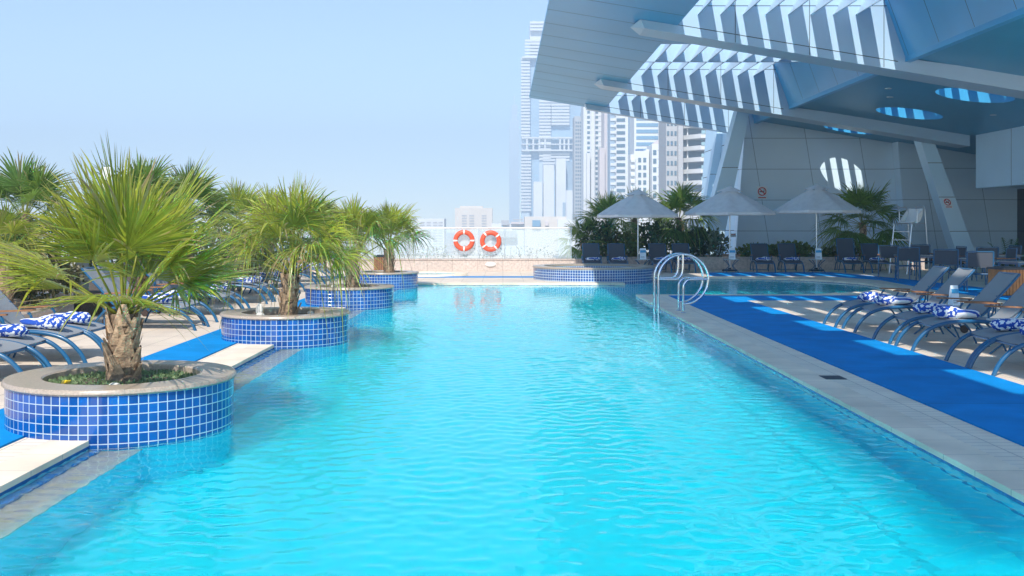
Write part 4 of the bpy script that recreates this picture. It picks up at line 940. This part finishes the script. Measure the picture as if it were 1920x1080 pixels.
fr = lambda a, b_, s: [a + s * k for k in range(int((b_ - a) / s) + 1)]
c_hazed = cw('tower_hazed', (.50, .60, .70)); c_hazed_glass = M('tower_hazed_glass', (.34, .48, .62), .3, (.06, .08))  # distance haze put into the colour of the two farthest towers
# tall striped twin tower
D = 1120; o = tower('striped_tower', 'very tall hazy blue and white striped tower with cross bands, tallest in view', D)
tb(o, 'glass_core', D, 992, 1091, 110, 999, c_hazed_glass, 6, 30); tb(o, 'crown', D, 994, 1030, 42, 110, c_white, 5, 30)
tb(o, 'shaft', D, 978, 993, 108, 999, c_hazed, 3, 24); tb(o, 'shaft', D, 1011, 1032, 185, 400, c_hazed, 3, 24); tb(o, 'shaft', D, 1034, 1068, 185, 235, c_hazed, 3, 24)
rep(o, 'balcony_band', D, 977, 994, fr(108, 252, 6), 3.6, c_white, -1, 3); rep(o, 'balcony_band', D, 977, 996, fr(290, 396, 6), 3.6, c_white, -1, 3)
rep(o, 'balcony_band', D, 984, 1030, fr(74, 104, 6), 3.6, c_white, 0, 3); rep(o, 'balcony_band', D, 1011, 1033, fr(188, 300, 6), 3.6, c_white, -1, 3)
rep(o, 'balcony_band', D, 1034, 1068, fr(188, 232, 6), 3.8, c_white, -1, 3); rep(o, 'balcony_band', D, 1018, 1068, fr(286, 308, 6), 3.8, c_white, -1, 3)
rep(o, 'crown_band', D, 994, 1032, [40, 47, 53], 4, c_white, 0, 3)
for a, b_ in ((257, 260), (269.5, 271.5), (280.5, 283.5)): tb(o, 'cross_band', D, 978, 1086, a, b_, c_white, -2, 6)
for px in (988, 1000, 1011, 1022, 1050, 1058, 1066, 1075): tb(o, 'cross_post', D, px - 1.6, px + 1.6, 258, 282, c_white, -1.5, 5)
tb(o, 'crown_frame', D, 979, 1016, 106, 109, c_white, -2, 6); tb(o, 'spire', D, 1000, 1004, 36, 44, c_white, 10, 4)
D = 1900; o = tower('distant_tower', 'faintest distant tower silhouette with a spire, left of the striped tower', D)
tb(o, 'shaft', D, 955, 974, 225, 999, c_hazed); tb(o, 'shaft', D, 959, 970, 196, 226, c_hazed, 2, 14); tb(o, 'spire', D, 963.5, 965, 178, 197, c_hazed, 8, 3)
D = 900; o = tower('white_block', 'pair of pale hazy blocks in front of the striped tower', D)
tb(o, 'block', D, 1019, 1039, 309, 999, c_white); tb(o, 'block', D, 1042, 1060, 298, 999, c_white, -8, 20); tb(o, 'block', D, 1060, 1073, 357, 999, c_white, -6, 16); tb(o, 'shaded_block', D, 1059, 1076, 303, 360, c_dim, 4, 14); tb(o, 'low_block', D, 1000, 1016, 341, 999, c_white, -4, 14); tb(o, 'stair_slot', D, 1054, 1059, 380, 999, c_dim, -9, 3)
D = 760; o = tower('lattice_tower', 'narrow grey textured tower between the striped tower and the windowed white tower', D)
tb(o, 'wall', D, 1077, 1090, 218, 999, c_grey); tb(o, 'edge', D, 1090, 1094, 208, 999, c_dim, -2, 10); rep(o, 'window', D, 1079, 1081.5, fr(228, 420, 7), 3.4, c_win, .2, 1, [1079, 1083, 1087])
D = 660; o = tower('white_tower', 'white tower with columns of small square windows, under the canopy corner', D)
tb(o, 'wall', D, 1094, 1133, 120, 999, c_white); rep(o, 'window', D, 1101, 1106, fr(150, 400, 9.6), 5, c_win, .25, 1, [1101, 1116.5]); tb(o, 'pier', D, 1107.5, 1114.5, 110, 999, c_white, -3, 4); rep(o, 'panel_line', D, 1122, 1132, fr(150, 400, 9.6), .8, c_grey, .2, 1); tb(o, 'pier', D, 1099, 1105, 288, 999, c_white, -5, 4)
D = 640; o = tower('pink_tower', 'plain pinkish slab tower right of the windowed white tower', D)
tb(o, 'wall', D, 1133, 1145, 130, 999, c_pink); tb(o, 'wing', D, 1123, 1133, 278, 999, c_pink, -4, 12)
D = 600; o = tower('blue_tower', 'blue-white tower with one column of wide blue windows', D)
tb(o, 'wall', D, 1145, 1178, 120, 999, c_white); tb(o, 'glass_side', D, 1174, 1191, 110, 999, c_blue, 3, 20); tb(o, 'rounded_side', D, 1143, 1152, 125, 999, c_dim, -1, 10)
rep(o, 'window', D, 1156, 1172, fr(150, 400, 12), 6, c_win, .3, 1); rep(o, 'balcony', D, 1144, 1154, fr(150, 400, 12), 5, c_white, 1.5, 2)
D = 540; o = tower('banded_tower', 'blue office tower with wide horizontal window bands and a sign on its lower edge', D)
tb(o, 'wall', D, 1189, 1247, 100, 999, c_white); tb(o, 'glass_side', D, 1237, 1248, 95, 999, c_blue, -2, 14); rep(o, 'window_band', D, 1193, 1234, fr(147, 285, 12), 6.4, c_blue, .3, 1)
for k, px in enumerate((1191, 1195.4, 1199.6, 1203)): tb(o, 'sign_letter', D, px, px + 2.6, 280.5, 285, M('sign_blue', (.05, .1, .3), .5) if k == 0 else bpy.data.materials['sign_blue'], -1, .5)
D = 400; o = tower('white_apartments', 'white stepped apartment block with dark windows in front of the banded tower', D)
tb(o, 'wall', D, 1189, 1217, 283, 999, c_white, 0, 12); tb(o, 'wall', D, 1219, 1250, 272, 999, c_white, -5, 14); tb(o, 'link_wall', D, 1213, 1221, 279, 999, c_white, 3, 9); tb(o, 'wing', D, 1181, 1190, 290, 999, c_white, -2, 8)
rep(o, 'window', D, 1196.5, 1202, fr(296, 400, 14), 8, c_win, .2, .6, [1196.5, 1206]); rep(o, 'window', D, 1221, 1227, fr(283, 400, 16), 9, c_win, 5.2, .6); rep(o, 'balcony', D, 1181, 1188, fr(300, 400, 13), 4.5, c_white, 3, 1.4); rep(o, 'panel_line', D, 1229, 1249, fr(283, 400, 16), .8, c_grey, 5.1, .3)
mb = MB(); x0, x1, z0 = TX(1220, D), TX(1249, D), TZ(272, D); mb.prism([(x0, z0), (x0 + (x1 - x0) * .5, z0 + 2.0), (x0 + (x1 - x0) * .56, z0 + .5), (x1, z0 + .7), (x1, z0)], 'y', D - 5, D + 8); mb.build('roof_parapet', c_pink, o, world=True)
D = 290; o = tower('balcony_block', 'grey apartment block with angled glass balconies, nearest of the towers', D)
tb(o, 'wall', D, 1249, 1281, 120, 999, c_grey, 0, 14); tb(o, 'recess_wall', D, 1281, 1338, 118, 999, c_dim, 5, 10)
rep(o, 'window', D, 1250.5, 1254.5, fr(153, 400, 18.6), 8, c_win, .2, .5, [1250.5, 1257.5, 1264.5]); tb(o, 'pier', D, 1270, 1279, 115, 999, c_grey, -1.5, 8); tb(o, 'rib', D, 1292, 1294, 118, 999, c_white, 3, 2)
first = None
for py in fr(144, 410, 21.6):
    if first is None:
        mb = MB(); w0, w1, w2 = TX(1279, D) - TX(1279, D), TX(1311, D) - TX(1279, D), TX(1338, D) - TX(1279, D); h = 8 / F * D
        mb.add([(w0, 4.8, -h), (w1, -2.6, -h), (w2, -2.6, -h), (w2, 6, -h), (w0, 6, -h), (w0, 4.8, 0), (w1, -2.6, 0), (w2, -2.6, 0), (w2, 6, 0), (w0, 6, 0)], [(0, 1, 6, 5), (1, 2, 7, 6), (2, 3, 8, 7), (3, 4, 9, 8), (4, 0, 5, 9), (5, 6, 7, 8, 9), (4, 3, 2, 1, 0)])
        mb.box(w1 + .1, w2, -2.75, -2.65, -h * .05, h * .75, 1)
        ob = mb.build('balcony', [c_white, M('balcony_glass', (.30, .48, .56), .12)], o); first = ob
    else: ob = first.copy(); COL.objects.link(ob); ob.parent = o
    ob.location = (TX(1279, D) - o.location.x, D - o.location.y, TZ(py, D) - o.location.z)
D = 270; o = tower('peach_block', 'peach coloured balcony block squeezed beside the leaning column', D)
tb(o, 'wall', D, 1337, 1372, 190, 999, c_beige, 0, 10); rep(o, 'balcony', D, 1338, 1365, fr(243, 400, 22), 13, c_peach, 1.2, 1.5)
# low houses at the horizon
D = 620; o = tower('low_block', 'pale beige low block with window rows behind the left lifebuoy', D, 'low buildings at the horizon')
tb(o, 'wall', D, 853, 923, 390, 999, c_beige); tb(o, 'roof_room', D, 862, 905, 386, 391, c_beige, 4, 8); rep(o, 'window_band', D, 866, 875, fr(403, 424, 5), 2.4, c_grey, .2, .6, [866, 880, 903])
D = 640; o = tower('low_block', 'pale grey low block with window rows right of the farthest planter palm', D, 'low buildings at the horizon')
tb(o, 'wall', D, 781, 833, 410, 999, c_white); rep(o, 'window_band', D, 788, 796, fr(416, 470, 5), 2.4, c_grey, .2, .6, [788, 800, 812, 822])
D = 520; o = tower('low_block', 'low pinkish roof with small boxes to the right of the lifebuoys', D, 'low buildings at the horizon')
tb(o, 'wall', D, 984, 1062, 406, 999, c_beige); tb(o, 'roof_box', D, 998, 1013, 413, 425, c_blue, -2, 3); tb(o, 'vent', D, 1022, 1028, 415, 423, c_pink, -2, 3); tb(o, 'wall', D, 1045, 1078, 412, 999, c_white, -3, 6)
D = 560; o = tower('low_block', 'low grey roofs with plant equipment between the beige block and the pinkish roof', D, 'low buildings at the horizon')
tb(o, 'wall', D, 922, 990, 419, 999, c_white); tb(o, 'roof_unit', D, 940, 954, 413, 422, c_grey, -2, 4); tb(o, 'roof_frame', D, 962, 981, 411, 413, c_grey, -2, 4); tb(o, 'plant_room', D, 958, 982, 416, 420, c_pink, -3, 4); tb(o, 'wall', D, 900, 968, 433, 445, c_grey, -4, 3)

# ------------------------------------------------------------------ air
HAZE = True
if HAZE:
    mh = bpy.data.materials.new('haze'); mh.use_nodes = True; t = mh.node_tree; t.nodes.remove(t.nodes['Principled BSDF'])
    pv = t.nodes.new('ShaderNodeVolumePrincipled'); pv.inputs['Color'].default_value = (.54, .68, .82, 1); pv.inputs['Density'].default_value = .00085; pv.inputs['Anisotropy'].default_value = .0
    t.links.new(pv.outputs[0], t.nodes['Material Output'].inputs['Volume'])
    mb = MB(); mb.box(-4100, 4100, -210, 2500, -16, 225); tag(mb.build('haze', mh), kind='stuff')
